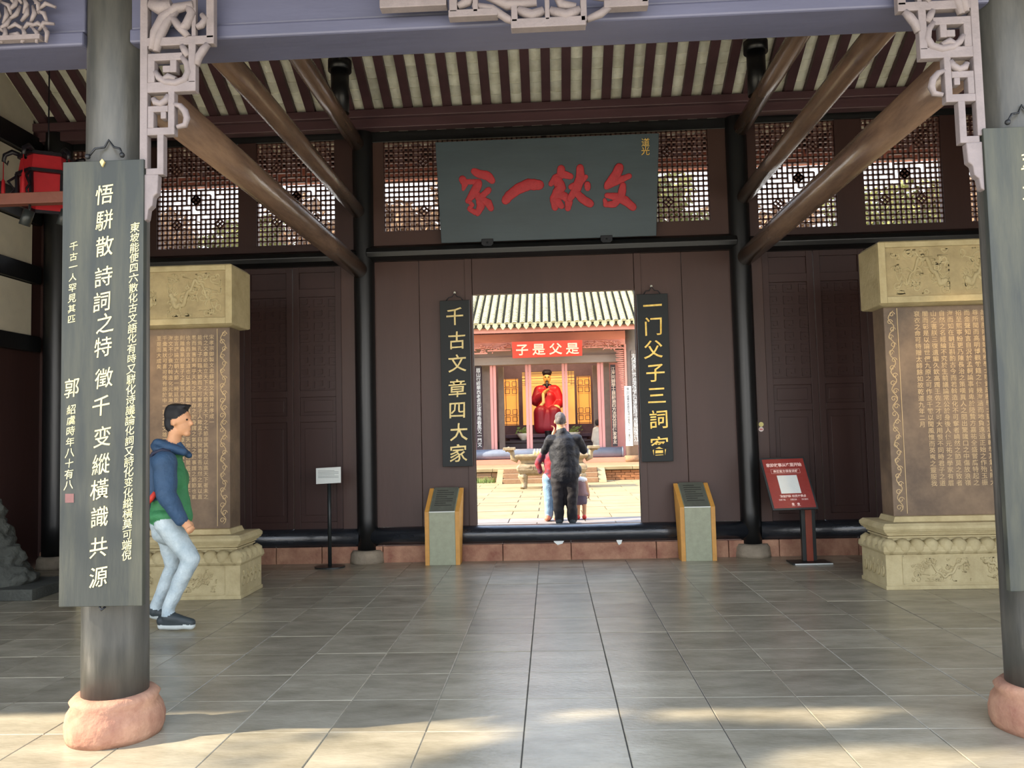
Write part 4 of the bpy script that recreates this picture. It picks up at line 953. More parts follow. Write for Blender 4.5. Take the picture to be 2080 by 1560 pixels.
# ================================================================== THE COURTYARD
GZ = .1
cy_ = struct('floor_courtyard')
MB().box(-12, 12, 10.0, 22.9, -.2, GZ - .012).build('joint_bed', 'paving_joint', cy_)
_p = MB(); _p.levels([(-.05, .595, .295), (0, .592, .292)], 0, 0); pm = _p.mesh('slab', 'paving'); pk = _p.mesh('slab', 'mid_grey')
rest = MB(); c_ = 0
for j in range(0, 22):
    y = 10.2 + .3 + j * .6
    if y > 22.7: break
    for i in range(-9, 10):
        x = i * 1.2 + (.35 if j % 2 else -.1)
        vis = -.13 * y - .5 < x < .12 * y + .7
        if vis: kidmesh('paving_slab', pk if y < 13.0 else pm, cy_, (x, y, GZ + random.uniform(-.003, .003))); c_ += 1  # rows nearest the hall get greyer slabs
        else: rest.levels([(GZ - .05, .595, .295), (GZ, .592, .292)], x, y)
tag(rest.build('paving_slabs_side', 'paving', cy_), kind='stuff')
# man photographing (seen from behind)
YM = 12.2
def mp(px, py, dy=0.): return at(px, py, YM + dy)
mn = thing('person', 'person in black jacket and dark trousers beyond the doorway, seen from behind', 'person', (mp(1148, 1062).x, YM, GZ))
P = []; h0 = mp(1138, 851)
P += [('e', h0 + V(0, .01, .0), (.082, .098, .108), 6), ('e', h0 + V(0, .035, -.035), (.07, .07, .085), 0), ('c', mp(1140, 884), h0 + V(.0, .01, -.06), .068, .06, 0)]
P += [('e', h0 + V(s * .083, .01, -.04), (.014, .02, .034), 0) for s in (-1, 1)]
P += [('e', h0 + V(0, .1, -.02), (.014, .02, .02), 0), ('e', h0 + V(0, .07, -.09), (.035, .03, .025), 0)]
P += [('c', mp(1118, 895), mp(1172, 893), .085, .085, 1), ('c', mp(1146, 905), mp(1147, 960), .19, .19, 1), ('e', mp(1146, 922), (.235, .14, .26), 1), ('c', mp(1140, 925), mp(1141, 961), .16, .165, 1), ('c', mp(1153, 925), mp(1155, 961), .16, .165, 1), ('c', mp(1141, 878), mp(1142, 895), .085, .12, 1)]
P += [('c', mp(1116, 895), mp(1105, 917, .1), .07, .058, 1), ('c', mp(1105, 917, .1), mp(1122, 890, .33), .055, .04, 1), ('c', mp(1174, 893), mp(1186, 915, .1), .07, .058, 1), ('c', mp(1186, 915, .1), mp(1150, 880, .35), .055, .04, 1)]
hand(P, mp(1124, 882, .36), (.25, .3, 1), (1, 0, 0), 0, 1, .9, 1); hand(P, mp(1148, 878, .36), (-.25, .3, 1), (-1, 0, 0), 0, 1, .9, -1)
P += [('c', mp(1134, 975), mp(1135, 1020), .115, .088, 2), ('c', mp(1135, 1020), mp(1136, 1054), .085, .07, 2), ('c', mp(1160, 975), mp(1161, 1020), .115, .088, 2), ('c', mp(1161, 1020), mp(1163, 1054), .085, .072, 2), ('e', mp(1147, 972), (.19, .13, .13), 2)]
for x_ in (1136, 1163):
    a = mp(x_, 1058); P += [('c', V(a.x, YM - .03, GZ + .05), V(a.x, YM + .2, GZ + .045), .052, .045, 4), ('c', V(a.x, YM, GZ + .07), mp(x_, 1050), .055, .068, 2)]
fuse('body', P, .012, ['skin', 'shirt_black', 'trouser_black', 'jeans_blue', 'shoe_dark', 'shoe_sole', 'hair_grey'], mn, 3, .012)
a = mp(1136, 874, .42); MB().box(a.x - .04, a.x + .04, a.y, a.y + .01, a.z - .07, a.z + .07).build('phone', 'metal_dark', mn, .003)
# companion in red plaid, left of him
YM = 12.75
c2 = thing('person', 'smaller person in red plaid shirt and blue jeans left of the person in black', 'person', (mp(1113, 1058).x, YM, GZ))
P = []; hh = mp(1126, 893)
P += [('e', hh, (.075, .085, .1), 6), ('e', hh + V(0, .04, -.03), (.06, .05, .07), 0), ('e', hh + V(0, .09, -.02), (.012, .014, .016), 0), ('c', mp(1124, 912), mp(1125, 900), .045, .045, 0), ('e', mp(1124, 940), (.155, .1, .19), 1), ('c', mp(1108, 917), mp(1142, 917), .065, .065, 1), ('c', mp(1122, 930), mp(1121, 966), .12, .115, 1),
      ('c', mp(1106, 917), mp(1092, 941), .058, .05, 1), ('c', mp(1092, 941), mp(1098, 958), .048, .04, 1), ('c', mp(1098, 957), mp(1107, 967), .028, .024, 0), ('c', mp(1144, 917), mp(1150, 945), .055, .045, 1), ('c', mp(1150, 945), mp(1148, 965), .045, .035, 1),
      ('c', mp(1114, 972), mp(1115, 1015), .1, .075, 3), ('c', mp(1115, 1015), mp(1115, 1046), .072, .062, 3), ('c', mp(1133, 972), mp(1134, 1015), .1, .075, 3), ('c', mp(1134, 1015), mp(1134, 1046), .07, .06, 3)]
hand(P, mp(1106, 965), (.6, 0, -.7), (0, 1, 0), 0, .9, .7, 1); hand(P, mp(1148, 966), (0, 0, -1), (-1, 0, 0), 0, .9, .7, 1)
for x_ in (1115, 1134): a = mp(x_, 1050); P += [('c', V(a.x, YM + .12, GZ + .045), V(a.x - .03, YM - .08, GZ + .05), .042, .045, 7), ('c', V(a.x, YM, GZ + .06), a, .05, .058, 3)]
fuse('body', P, .012, ['skin', 'plaid', 'trouser_black', 'jeans_blue', 'shoe_dark', 'shoe_sole', 'hair', 'skin_red'], c2, 3, .009)
YM = 12.9
c3 = thing('person', 'small child with white collar and grey-brown top, right of the person in black', 'person', (mp(1180, 1058).x, YM, GZ))
P = []; hh = mp(1172, 954)
P += [('e', hh, (.078, .085, .092), 6), ('e', hh + V(0, .05, -.02), (.055, .045, .06), 0), ('e', hh + V(0, .1, -.02), (.01, .012, .012), 0), ('c', mp(1175, 970), mp(1174, 962), .035, .035, 0), ('e', mp(1180, 974), (.1, .08, .045), 4), ('c', mp(1179, 983), mp(1180, 1002), .085, .1, 1), ('e', mp(1182, 1004), (.105, .09, .05), 1), ('c', mp(1180, 1006), mp(1180, 1014), .095, .09, 2),
      ('c', mp(1174, 1012), mp(1174, 1022), .052, .045, 2), ('c', mp(1174, 1020), mp(1174, 1049), .036, .03, 0), ('c', mp(1186, 1012), mp(1187, 1020), .052, .045, 2), ('c', mp(1187, 1020), mp(1187, 1047), .036, .03, 0),
      ('c', mp(1189, 978), mp(1193, 992), .032, .027, 0), ('c', mp(1193, 992), mp(1196, 1005), .026, .02, 0), ('c', mp(1168, 978), mp(1164, 992), .032, .027, 0), ('c', mp(1164, 992), mp(1162, 1004), .026, .02, 0)]
hand(P, mp(1196, 1006), (0, 0, -1), (-1, 0, 0), 0, .55, .8, 1); hand(P, mp(1162, 1005), (0, 0, -1), (1, 0, 0), 0, .55, .8, -1)
for x_ in (1174, 1187): a = mp(x_, 1052); P += [('c', V(a.x, YM - .03, GZ + .035), V(a.x, YM + .07, GZ + .032), .036, .033, 5)]
fuse('body', P, .009, ['skin', 'shirt_mauve', 'shorts', 'jeans_blue', 'white_cloth', 'strap_red', 'hair'], c3, 3)
# incense burner
YB2 = 19.9
t = thing('incense_burner', 'large rectangular bronze incense burner with upswept ears in the courtyard', 'burner', (0, YB2, GZ)); bx0, bx1 = -.86, .85; cxb = 0
m = MB(); m.levels([(.42, .70, .26), (.46, .80, .34), (.56, .87, .38), (.66, .86, .38), (.72, .78, .32)], cxb, YB2 + .35); m.build('basin', 'bronze', t, .03)
m = MB(); m.levels([(.72, .76, .30), (.80, .78, .32), (.84, .86, .38), (.89, .9, .42), (.93, .9, .42), (.93, .82, .34), (.88, .8, .32)], cxb, YB2 + .35); m.build('rim', 'bronze', t, .01)
for sx_ in (-1, 1):
    for dy in (.12, .58):
        m = MB(); x = cxb + sx_ * .68; m.tube([(x, YB2 + dy, .5), (x + sx_ * .05, YB2 + dy, .4), (x + sx_ * .01, YB2 + dy, .27), (x + sx_ * .01, YB2 + dy, .16), (x + sx_ * .03, YB2 + dy - .03, GZ)], [.11, .12, .075, .06, .085], 10); m.ball((x + sx_ * .03, YB2 + dy - .1, .4), (.05, .04, .05), 8); m.build('lion_foot', 'bronze', t)
    m = MB(); m.tube([(cxb + sx_ * .84, YB2 + .35, .78), (cxb + sx_ * .97, YB2 + .35, .84), (cxb + sx_ * .98, YB2 + .35, 1.0), (cxb + sx_ * 1.08, YB2 + .35, 1.08), (cxb + sx_ * 1.16, YB2 + .35, 1.05)], [.06, .065, .06, .065, .05], 10)
    m.box(*sorted((cxb + sx_ * .9, cxb + sx_ * 1.2)), YB2 + .2, YB2 + .5, 1.05, 1.12); m.build('ear_handle', 'bronze', t, .01)
m = MB()
for x in (-.45, .45):
    for a, b in (((-.1, 0), (0, .05)), ((0, .05), (.1, 0)), ((.1, 0), (0, -.05)), ((0, -.05), (-.1, 0))):
        for o_ in (-.06, .06): m.bar((x + a[0] + o_, YB2 - .035, .61 + a[1]), (x + b[0] + o_, YB2 - .035, .61 + b[1]), .018, .02, up=(0, 1, 0))
m.build('knot_ornament', 'bronze', t)
for n, x in enumerate((-.42, -.34, -.27, .5)):
    o = MB().lathe([(.02, 0), (.035, .03), (.03, .08), (.012, .12), (.002, .15)], (x, YB2 + .1, .93), 8).build('candle', 'offering'); tag(o, ['short pale candle, leftmost on the rim of the incense burner', 'short pale candle, second from the left on the burner rim', 'short pale candle, third from the left on the burner rim', 'short pale candle alone on the right half of the burner rim'][n], 'candle', 'offerings on the burner rim')
# terrace with stairs
PZ = .48
pf = thing('stone_terrace', 'low stone terrace in front of the far hall with steps in the middle', 'terrace', (0, 22.9, GZ))
MB().box(-6, 6, 22.95, 33, GZ - .1, PZ - .002).build('terrace_body', 'stone_far', pf)
for i in range(-6, 6): MB().box(i * .98 + .3, i * .98 + 1.27, 22.78, 23.4, PZ - .09, PZ).build('edge_slab', 'paving', pf, .01)
rr = random.Random(3)
for sgn, xa, xb in ((-1, -3.1, -1.52), (1, 1.52, 3.1)):
    for c in range(4 if sgn > 0 else 2):
        h_ = (PZ - .1 - GZ) / (4 if sgn > 0 else 2); z0 = GZ + c * h_; x = xa - (c % 2) * .1; L_ = .26 if sgn > 0 else .5
        while x < xb: MB().box(x, min(x + L_ - .012, xb), 22.84 + rr.uniform(-.01, .01), 22.98, z0, z0 + h_ - .01).build('brick' if sgn > 0 else 'face_stone', 'brick_far' if sgn > 0 else 'stone_far', pf); x += L_
st_ = thing('stone_steps', 'three sunlit stone steps up to the terrace with sloping cheek stones', 'steps', (0, 22.4, GZ))
for k in range(3): MB().box(-1.34, 1.25, 22.0 + k * .26, 22.84, GZ + k * .127, GZ + (k + 1) * .127 - .003).build('step', 'stone_far', st_, .008)
for xa, xb in ((-1.52, -1.35), (1.26, 1.47)): MB().prism([(21.95, GZ), (22.0, GZ + .06), (22.86, PZ + .01), (22.86, GZ)], xa, xb, axis='x').build('cheek_stone', 'paving', st_, .006)
g_ = MB()
for i in range(260):
    x = rr.uniform(-2.9, -1.6); y = rr.uniform(22.5, 22.82); h_ = rr.uniform(.06, .2); a = rr.uniform(0, 6.28); g_.add([(x, y, GZ), (x + .03 * math.cos(a), y + .02, GZ), (x + .05 * math.cos(a), y, GZ + h_)], [(0, 1, 2)])
tag(g_.build('grass', 'grass_far', None, fix=False), 'low green weeds growing at the foot of the terrace left of the steps', 'grass', kind='stuff')
# ================================================================== THE FAR HALL
fh = thing('temple_hall', 'sunlit far temple hall with grey tiled roof and open red door frames', 'building', (0, 26, PZ))
def fb(name, x0, x1, y0, y1, z0, z1, m, bev=0): return MB().box(x0, x1, y0, y1, z0, z1).build(name, m, fh, bev)
fb('stone_footing', -5, 2.35, 25.75, 26.4, PZ, .63, 'far_salmon'); fb('stone_footing', 2.36, 5, 25.9, 26.4, PZ, .63, 'far_salmon')
MB().tube([(-5, 26, .8), (2.25, 26, .79)], .165, 20).build('round_threshold', 'far_log', fh)
MB().tube([(2.25, 26, .79), (2.27, 26, .79), (2.29, 26, .79)], [.165, .19, .17], 20).build('threshold_end', 'far_log', fh)
for x in (2.56, -2.75):
    MB().tube([(x, 25.9, .6), (x, 25.9, 4.9)], .2, 24).build('column', 'far_grey', fh); MB().lathe([(.27, 0), (.28, .1), (.24, .2)], (x, 25.9, PZ), 20).build('column_base', 'stone_far', fh)
fb('inner_panel', -2.22, -1.92, 26.5, 26.6, .63, 3.72, 'far_grey'); fb('inner_panel', -1.74, -1.55, 27.2, 27.3, .63, 3.72, 'far_grey'); fb('inner_panel', 1.74, 1.96, 26.5, 26.6, .63, 3.68, 'far_grey'); fb('inner_panel', 1.45, 1.6, 27.2, 27.3, .63, 3.68, 'far_grey')
fb('side_wall', -5, -2.22, 26.6, 26.7, .63, 4, 'far_dark'); fb('side_wall', 1.96, 5, 26.6, 26.7, .63, 4, 'far_frame')
for a, b in ((-1.935, -1.745), (-.785, -.595), (.405, .58), (1.55, 1.745)):
    mid = (a + b) / 2
    for x0, x1 in ((a, mid - .006), (mid + .006, b)): fb('door_stile', x0, x1, 26.15, 26.3, .93, 3.7, 'far_frame', .006)
fb('lintel_beam', -5, 2.4, 26.0, 26.4, 3.68, 3.93, 'far_beam', .01); fb('lintel_beam', -5, 2.4, 26.1, 26.4, 3.93, 4.3, 'far_beam', .01)
fb('salmon_beam', -5, 2.42, 25.5, 25.7, 4.36, 4.62, 'far_salmon', .01); fb('salmon_board', -5, 2.42, 25.55, 25.7, 4.18, 4.37, 'far_pink', .01)
fb('fascia_board', -5, 2.9, 24.62, 24.68, 4.55, 4.72, 'far_pink')
fb('fret_backing', -5, 2.42, 25.64, 25.7, 4.62, 4.82, 'far_dark')
m = MB(); y = 25.6; x = -3.4; u = .145
while x < 2.2:
    for a, b in (((0, 0), (0, .15)), ((0, .035), (.12, .035)), ((.12, .035), (.12, .1)), ((.12, .1), (.2, .1)), ((-.12, .12), (.06, .12)), ((-.12, .12), (-.12, .06)), ((-.12, .06), (-.2, .06))): m.bar((x + a[0], y, 4.64 + a[1]), (x + b[0], y, 4.64 + b[1]), .016, .02, up=(0, 1, 0))
    x += .42
m.box(-5, 2.42, 25.56, 25.6, 4.62, 4.637); m.box(-5, 2.42, 25.56, 25.6, 4.8, 4.815); m.build('fretwork_band', 'far_pink', fh)
rr = random.Random(8)
for side_ in (-1, 1):
    m = MB()
    for i in range(60):
        x = rr.uniform(-2.7, -1.2) if side_ < 0 else rr.uniform(1.1, 2.35); z = rr.uniform(4.02 if abs(x) > 1.7 else 4.1, 4.3); s_ = rr.uniform(.04, .1); a = rr.uniform(0, PI)
        m.tube([(x - s_ * math.cos(a), 25.5, z - s_ * .4 * math.sin(a)), (x, 25.47, z + .02), (x + s_ * math.cos(a), 25.5, z + s_ * .4 * math.sin(a))], [.01, .02, .01], 6)
    if side_ < 0: m.box(-2.7, -1.95, 25.49, 25.53, 4.0, 4.04); m.box(-1.95, -1.2, 25.49, 25.53, 4.08, 4.12)
    else: m.box(1.08, 1.75, 25.49, 25.53, 4.1, 4.14); m.box(1.75, 2.35, 25.49, 25.53, 4.06, 4.1)
    tag(m.build('carved_fascia', 'far_pink', fh), kind='stuff')
m = MB()
for k in range(26):
    z = 4.0 - k * .062; w_ = .34 - k * .0105; m.tube([(2.4, 25.6, z), (2.4 - w_ * rr.uniform(.3, .6), 25.55, z - .02), (2.4 - w_ * rr.uniform(.8, 1), 25.58, z + rr.uniform(-.03, .03))], [.02, .022, .014], 6)
m.box(2.38, 2.44, 25.55, 25.65, 2.3, 4.2); m.build('carved_bracket', 'far_pink', fh)
# roof: rows of curved tiles with heart shaped drip tiles
rs = .2372; RA = math.atan(.52); m0 = MB()
n_t = 34; L_t = .155
for k in range(n_t):
    d0 = k * L_t; pr = []
    for q in range(9):
        a = PI * q / 8; pr.append((.085 * math.cos(a), .075 * math.sin(a) + .012))
    vs = []
    for dd, sc_ in ((d0, 1.08), (d0 + L_t, .92)):
        for a, b in pr: vs.append((a * sc_, dd * math.cos(RA) - math.sin(RA) * b * sc_, dd * math.sin(RA) + math.cos(RA) * b * sc_))
    fs = [(i, i + 1, i + 10, i + 9) for i in range(8)] + [tuple(range(9))[::-1]]
    m0.add(vs, fs)
row_me = m0.mesh('tile_row', 'far_roof')
h_ = MB(); h_.prism([(0, -.13), (.05, -.075), (.085, -.02), (.075, .05), (.03, .075), (-.03, .075), (-.075, .05), (-.085, -.02), (-.05, -.075)], -.02, .0); hm = h_.mesh('drip_tile', 'far_roof')
EY, EZ = 24.5, 4.78
rf = thing('tiled_roof', 'sunlit grey-green tiled roof of the far hall seen above the doorway view', 'roof', (0, EY, EZ))
MB().prism([(EY, EZ - .05), (EY + 5.2, EZ - .05 + 5.2 * .52), (EY + 10.4, EZ - .05), (EY + 10.4, EZ - .2), (EY + 5.2, EZ - .2 + 5.2 * .52), (EY, EZ - .1)], -8, 8, axis='x').build('roof_bed', 'far_roof_gap', rf)
for i in range(-34, 35):
    x = -.075 + i * rs
    if -14 <= i <= 14: kidmesh('tile_row', row_me, rf, (x, EY, EZ)); kidmesh('drip_tile', hm, rf, (x + rs / 2, EY - .01, EZ - .03))
    elif i % 1 == 0: kidmesh('tile_row', row_me, rf, (x, EY, EZ))
MB().box(-8, 8, EY + 5.0, EY + 5.35, EZ + 2.5, EZ + 2.95).build('ridge', 'far_roof', rf)
# red plaque and couplets of the far hall
t = thing('plaque', 'red plaque with pale characters under the eaves of the far hall', 'plaque', (-.04, 25.2, 3.9))
a = at(1041, 727, 25.2); b = at(1182, 692, 25.2); MB().add([(a.x, 25.3, a.z), (b.x, 25.3, a.z + .02), (b.x, 25.0, b.z), (a.x, 25.0, b.z), (a.x, 25.36, a.z), (b.x, 25.36, a.z + .02), (b.x, 25.06, b.z), (a.x, 25.06, b.z)], [(0, 1, 2, 3), (7, 6, 5, 4), (0, 4, 5, 1), (1, 5, 6, 2), (2, 6, 7, 3), (3, 7, 4, 0)]).build('board', 'far_plaque', t, .01)
for i, ch in enumerate(TXT['far']):
    c = a.lerp(b, .14 + .24 * i); v_ = V(0, -.3, b.z - a.z).normalized(); m = MB(); put(m, ch, (c.x, 25.13, (a.z + b.z) / 2 + .0), .42, 'deep', v=v_, wob=.03); m.build('character', 'far_gold', t.children[0], fix=False)
def fboard(label, x0, x1, y, z0, z1, txt, bm, tm, sz):
    t = thing('couplet_board', label, 'board', ((x0 + x1) / 2, y, z0)); MB().box(x0, x1, y, y + .04, z0, z1).build('board', bm, t, .004)
    m = MB(); text_col(m, txt, ((x0 + x1) / 2, y - .004, z1 - sz), ((x0 + x1) / 2, y - .004, z0 + sz), sz); m.build('inscription', tm, t, fix=False)
fboard('dark couplet board with pale characters at the left side of the far hall', -2.4, -2.22, 26.1, .97, 3.68, TXT['farl'][:18], 'far_board', 'sign_white', .15)
fboard('dark couplet board with pale characters on the right inner column of the far hall', 1.97, 2.13, 26.1, .97, 3.6, TXT['farr'], 'far_board', 'far_gold', .14)
fboard('white notice board with small characters beside the right column of the far hall', 2.34, 2.56, 25.5, .98, 2.86, TXT['farl'], 'sign_white', 'far_board', .085)
fboard('pale couplet board with white characters on the right column of the far hall', 2.6, 2.8, 25.65, 1.0, 4.0, TXT['farr'][::-1], 'mid_grey', 'sign_white', .2)
# interior of the far hall
fb('back_wall', -4, 4, 31.2, 31.3, .4, 6, 'far_dark'); fb('side_wall', -3.9, -3.8, 26.7, 31.2, .4, 6, 'far_dark'); fb('side_wall', 3.8, 3.9, 26.7, 31.2, .4, 6, 'far_dark'); fb('inner_ceiling', -4, 4, 26.4, 31.2, 5.2, 5.3, 'far_dark')
sc = thing('carved_screen', 'dark wooden screen with three golden backlit panels behind the statue', 'screen', (-.1, 30, .5))
MB().box(-2.6, -1.72, 30.0, 30.1, 1.75, 3.72).build('screen_wall', 'far_dark', sc); MB().box(-1.17, -1.02, 30.0, 30.1, 1.75, 3.72).build('screen_wall', 'far_dark', sc); MB().box(.92, .959, 30.0, 30.1, 1.75, 3.72).build('screen_wall', 'far_dark', sc)
MB().box(1.52, 2.6, 30.0, 30.1, 1.75, 3.72).build('screen_wall', 'far_dark', sc); MB().box(-2.6, 2.6, 30.0, 30.1, 3.72, 4.9).build('screen_wall', 'far_dark', sc); MB().box(-2.6, 2.6, 30.0, 30.1, .5, 1.75).build('screen_wall', 'far_dark', sc)
MB().box(.96, 1.0, 29.99, 30.1, 1.75, 3.72).build('screen_wall', 'far_dark', sc)
MB().box(-1.72, -1.17, 30.0, 30.1, 3.5, 3.72).build('screen_wall', 'far_dark', sc); MB().box(1.0, 1.52, 30.0, 30.1, 3.52, 3.72).build('screen_wall', 'far_dark', sc)
MB().box(-1.74, -1.15, 30.06, 30.12, 1.7, 3.55).build('lit_panel', 'screen_lit', sc); MB().box(.95, 1.54, 30.06, 30.12, 1.7, 3.55).build('lit_panel', 'screen_lit', sc); MB().box(-1.06, .96, 30.3, 30.36, 1.4, 3.8).build('lit_panel', 'screen_lit2', sc)
m = MB()
for xa, xb in ((-1.71, -1.18), (1.0, 1.51)):
    cx_ = (xa + xb) / 2; hw = (xb - xa) / 2
    for z in (1.78, 3.49): m.box(xa, xb, 29.98, 30.0, z - .012, z + .012)
    for z0_ in (1.98, 3.02):
        for dx_, dz_ in ((-.5, 0), (.5, 0)):
            X0 = cx_ + dx_ * hw; s_ = .085
            for a, b in (((-s_, -s_), (s_, -s_)), ((s_, -s_), (s_, s_)), ((s_, s_), (-s_, s_)), ((-s_, s_), (-s_, -s_))):
                for zz_ in (0, .27): m.bar((X0 + a[0], 29.99, z0_ + zz_ + a[1]), (X0 + b[0], 29.99, z0_ + zz_ + b[1]), .018, .02, up=(0, 1, 0))
        m.box(xa, xb, 29.98, 30.0, z0_ + .13, z0_ + .148)
    for x in (cx_ - .19, cx_ + .19): m.box(x - .009, x + .009, 29.98, 30.0, 1.75, 3.5)
for z in (3.66, 3.48, 3.3): m.box(-1.02, .92, 30.1, 30.12, z - .008, z + .008)
for s_ in (-1, 1):
    x0 = -1.02 if s_ < 0 else .92
    for k in range(4): m.box(*sorted((x0, x0 - s_ * (.25 - .03 * k))), 30.08, 30.1, 3.6 - k * .12, 3.615 - k * .12)
    for k in range(2): m.box(*sorted((x0 - s_ * (.1 + .1 * k), x0 - s_ * (.115 + .1 * k))), 30.08, 30.1, 3.2 + .1 * k, 3.72)
m.build('lattice_strips', 'far_dark', sc)
def plight(p, e, c=(1, .72, .4), r=.15):
    l = bpy.data.lights.new('hall_lamp', 'POINT'); l.energy = e; l.color = c; l.shadow_soft_size = r; o = bpy.data.objects.new('hall_lamp', l); COL.objects.link(o); o.location = p
plight((-.9, 28.0, 4.6), 130); plight((.9, 28.0, 4.6), 130)
# the seated statue
YM = 29.4
stt = thing('seated_statue', 'seated statue in a red robe with black hat and beard, hand raised to its chest', 'statue', (-.1, YM, 1.4))
P = [('e', mp(1111, 768), (.14, .15, .2), 0), ('e', mp(1111, 774, -.05), (.11, .1, .13), 0), ('e', mp(1111, 769, -.16), (.024, .04, .045), 0), ('c', mp(1111, 782), mp(1111, 790), .1, .13, 1),
     ('c', mp(1107, 756), mp(1115, 756), .1, .1, 3), ('e', mp(1111, 757), (.185, .18, .08), 3), ('e', mp(1111, 761, .03), (.165, .16, .06), 3), ('c', mp(1111, 777, -.12), mp(1111, 786, -.2), .05, .03, 3), ('e', mp(1111, 783), (.19, .15, .07), 3),
     ('c', mp(1097, 793), mp(1126, 792), .19, .19, 1), ('c', mp(1112, 810), mp(1113, 828), .36, .38, 1), ('e', mp(1112, 818), (.44, .3, .42), 1),
     ('c', mp(1094, 793), mp(1089, 814, -.05), .17, .2, 2), ('c', mp(1089, 814, -.05), mp(1104, 803, -.3), .19, .12, 2), ('c', mp(1129, 793), mp(1137, 818, -.05), .17, .2, 1), ('c', mp(1137, 818, -.05), mp(1131, 826, -.35), .2, .12, 1),
     ('c', mp(1106, 797, -.4), mp(1113, 792, -.42), .07, .055, 0), ('c', mp(1103, 800, -.42), mp(1104, 818, -.46), .05, .06, 4), ('c', mp(1104, 818, -.46), mp(1092, 830, -.5), .06, .04, 4), ('e', mp(1131, 828, -.5), (.14, .12, .1), 4, 0, R(25)), ('e', mp(1134, 836, -.55), (.08, .08, .08), 0),
     ('c', mp(1103, 825, -.27), mp(1123, 825, -.27), .06, .06, 3), ('c', mp(1106, 838, .0), mp(1098, 838, -.5), .28, .24, 5), ('c', mp(1122, 838, 0), mp(1126, 838, -.5), .28, .24, 5), ('c', mp(1098, 838, -.5), mp(1099, 868, -.5), .25, .25, 5), ('c', mp(1126, 838, -.5), mp(1122, 868, -.5), .25, .25, 5), ('c', mp(1112, 845, -.4), mp(1110, 868, -.45), .3, .3, 5),
     ('c', mp(1107, 788, -.2), mp(1105, 823, -.38), .02, .03, 1)]
for k in range(4): P.append(('c', mp(1109 + k * 1.6, 795 - k * .6, -.46), mp(1112 + k * 1.2, 791 - k * .6, -.5), .024, .02, 0))
fuse('body', P, .022, ['statue_skin', 'robe_red', 'robe_dark', 'robe_black', 'robe_cream', 'robe_dark'], stt, 2)
m = MB()
for s in (-1, 1): m.tube([mp(1111 + s * 3.2 - 1.8, 766, -.15), mp(1111 + s * 3.2, 765.4, -.155), mp(1111 + s * 3.2 + 1.8, 766, -.15)], .012, 6)
m.tube([mp(1107.5, 774.5, -.15), mp(1111, 773, -.17), mp(1114.5, 774.5, -.15)], .014, 6); m.build('face_lines', 'robe_black', stt)
pd = thing('altar_base', 'dark carved altar base carrying the seated statue', 'altar', (-.1, 29, .48))
m = MB(); m.levels([(.48, 1.5, .8), (.6, 1.5, .8), (.65, 1.35, .7), (1.25, 1.35, .7), (1.3, 1.5, .8), (1.42, 1.5, .8)], -.1, 29.1); m.build('base', 'far_dark', pd, .01)
m = MB()
for x in (-1.2, -.4, .4, 1.1): m.box(x - .25, x + .25, 28.36, 28.4, .75, 1.15)
m.build('carved_panel', 'far_board', pd, .01)
tb = MB(); tb.box(-1.9, 1.7, 27.9, 28.2, .48, 1.12); tb.box(-2.0, 1.8, 27.85, 28.25, 1.12, 1.2); tag(tb.build('offering_table', 'far_board', None, .01), 'long dark offering table in front of the statue', 'table')
for n, (x, y) in enumerate(((1063, 868), (1165, 866))):
    p = at(x, y, 28.0); t = thing('porcelain_bowl', ('white porcelain bowl with green leaves on the offering table, left', 'white porcelain bowl with green leaves on the offering table, right')[n], 'bowl', (p.x, p.y, 1.2))
    MB().lathe([(.07, 0), (.09, .03), (.17, .12), (.24, .24), (.23, .25), (.15, .13), (.02, .06)], (p.x, p.y, 1.2), 20).build('bowl', 'porcelain', t)
    g = MB(); rr = random.Random(n)
    for i in range(46):
        a = rr.uniform(0, 6.28); r1 = rr.uniform(.05, .3); z = rr.uniform(1.4, 1.62); q = V(p.x + r1 * math.cos(a), p.y + r1 * .6 * math.sin(a), z); g.add([q, q + V(.05, 0, .02), q + V(.07, .01, .07), q + V(0, 0, .05)], [(0, 1, 2, 3)])
    g.build('leaves', 'grass_far', t, fix=False)
p = at(1113, 862, 27.98); o = MB().lathe([(.1, 0), (.11, .03), (.09, .06), (.12, .3), (.13, .32), (.11, .32)], (p.x, p.y, 1.2), 4).build('censer', 'iron'); tag(o, 'small dark square censer on the offering table before the statue', 'censer')
YM = 26.9
pr_ = thing('person', 'small pale robed figure standing behind the right door frame of the far hall', 'person', (mp(1219, 912).x, YM, PZ))
P = [('e', mp(1214, 858), (.09, .1, .12), 1), ('e', mp(1214, 859, .05), (.07, .07, .09), 0), ('e', mp(1214, 859, .12), (.012, .02, .02), 0), ('c', mp(1215, 868), mp(1215, 864), .05, .05, 0), ('c', mp(1210, 873), mp(1227, 873), .1, .1, 2), ('c', mp(1218, 880), mp(1219, 900), .2, .24, 2), ('c', mp(1219, 895), mp(1219, 915), .22, .27, 2), ('c', mp(1209, 874), mp(1207, 893), .085, .1, 2), ('c', mp(1229, 874), mp(1231, 893), .085, .1, 2), ('c', mp(1207, 896), mp(1207, 899), .03, .025, 0), ('c', mp(1231, 896), mp(1231, 899), .03, .025, 0)]
fuse('body', P, .02, ['skin', 'hair', 'robe_pale'], pr_, 2)
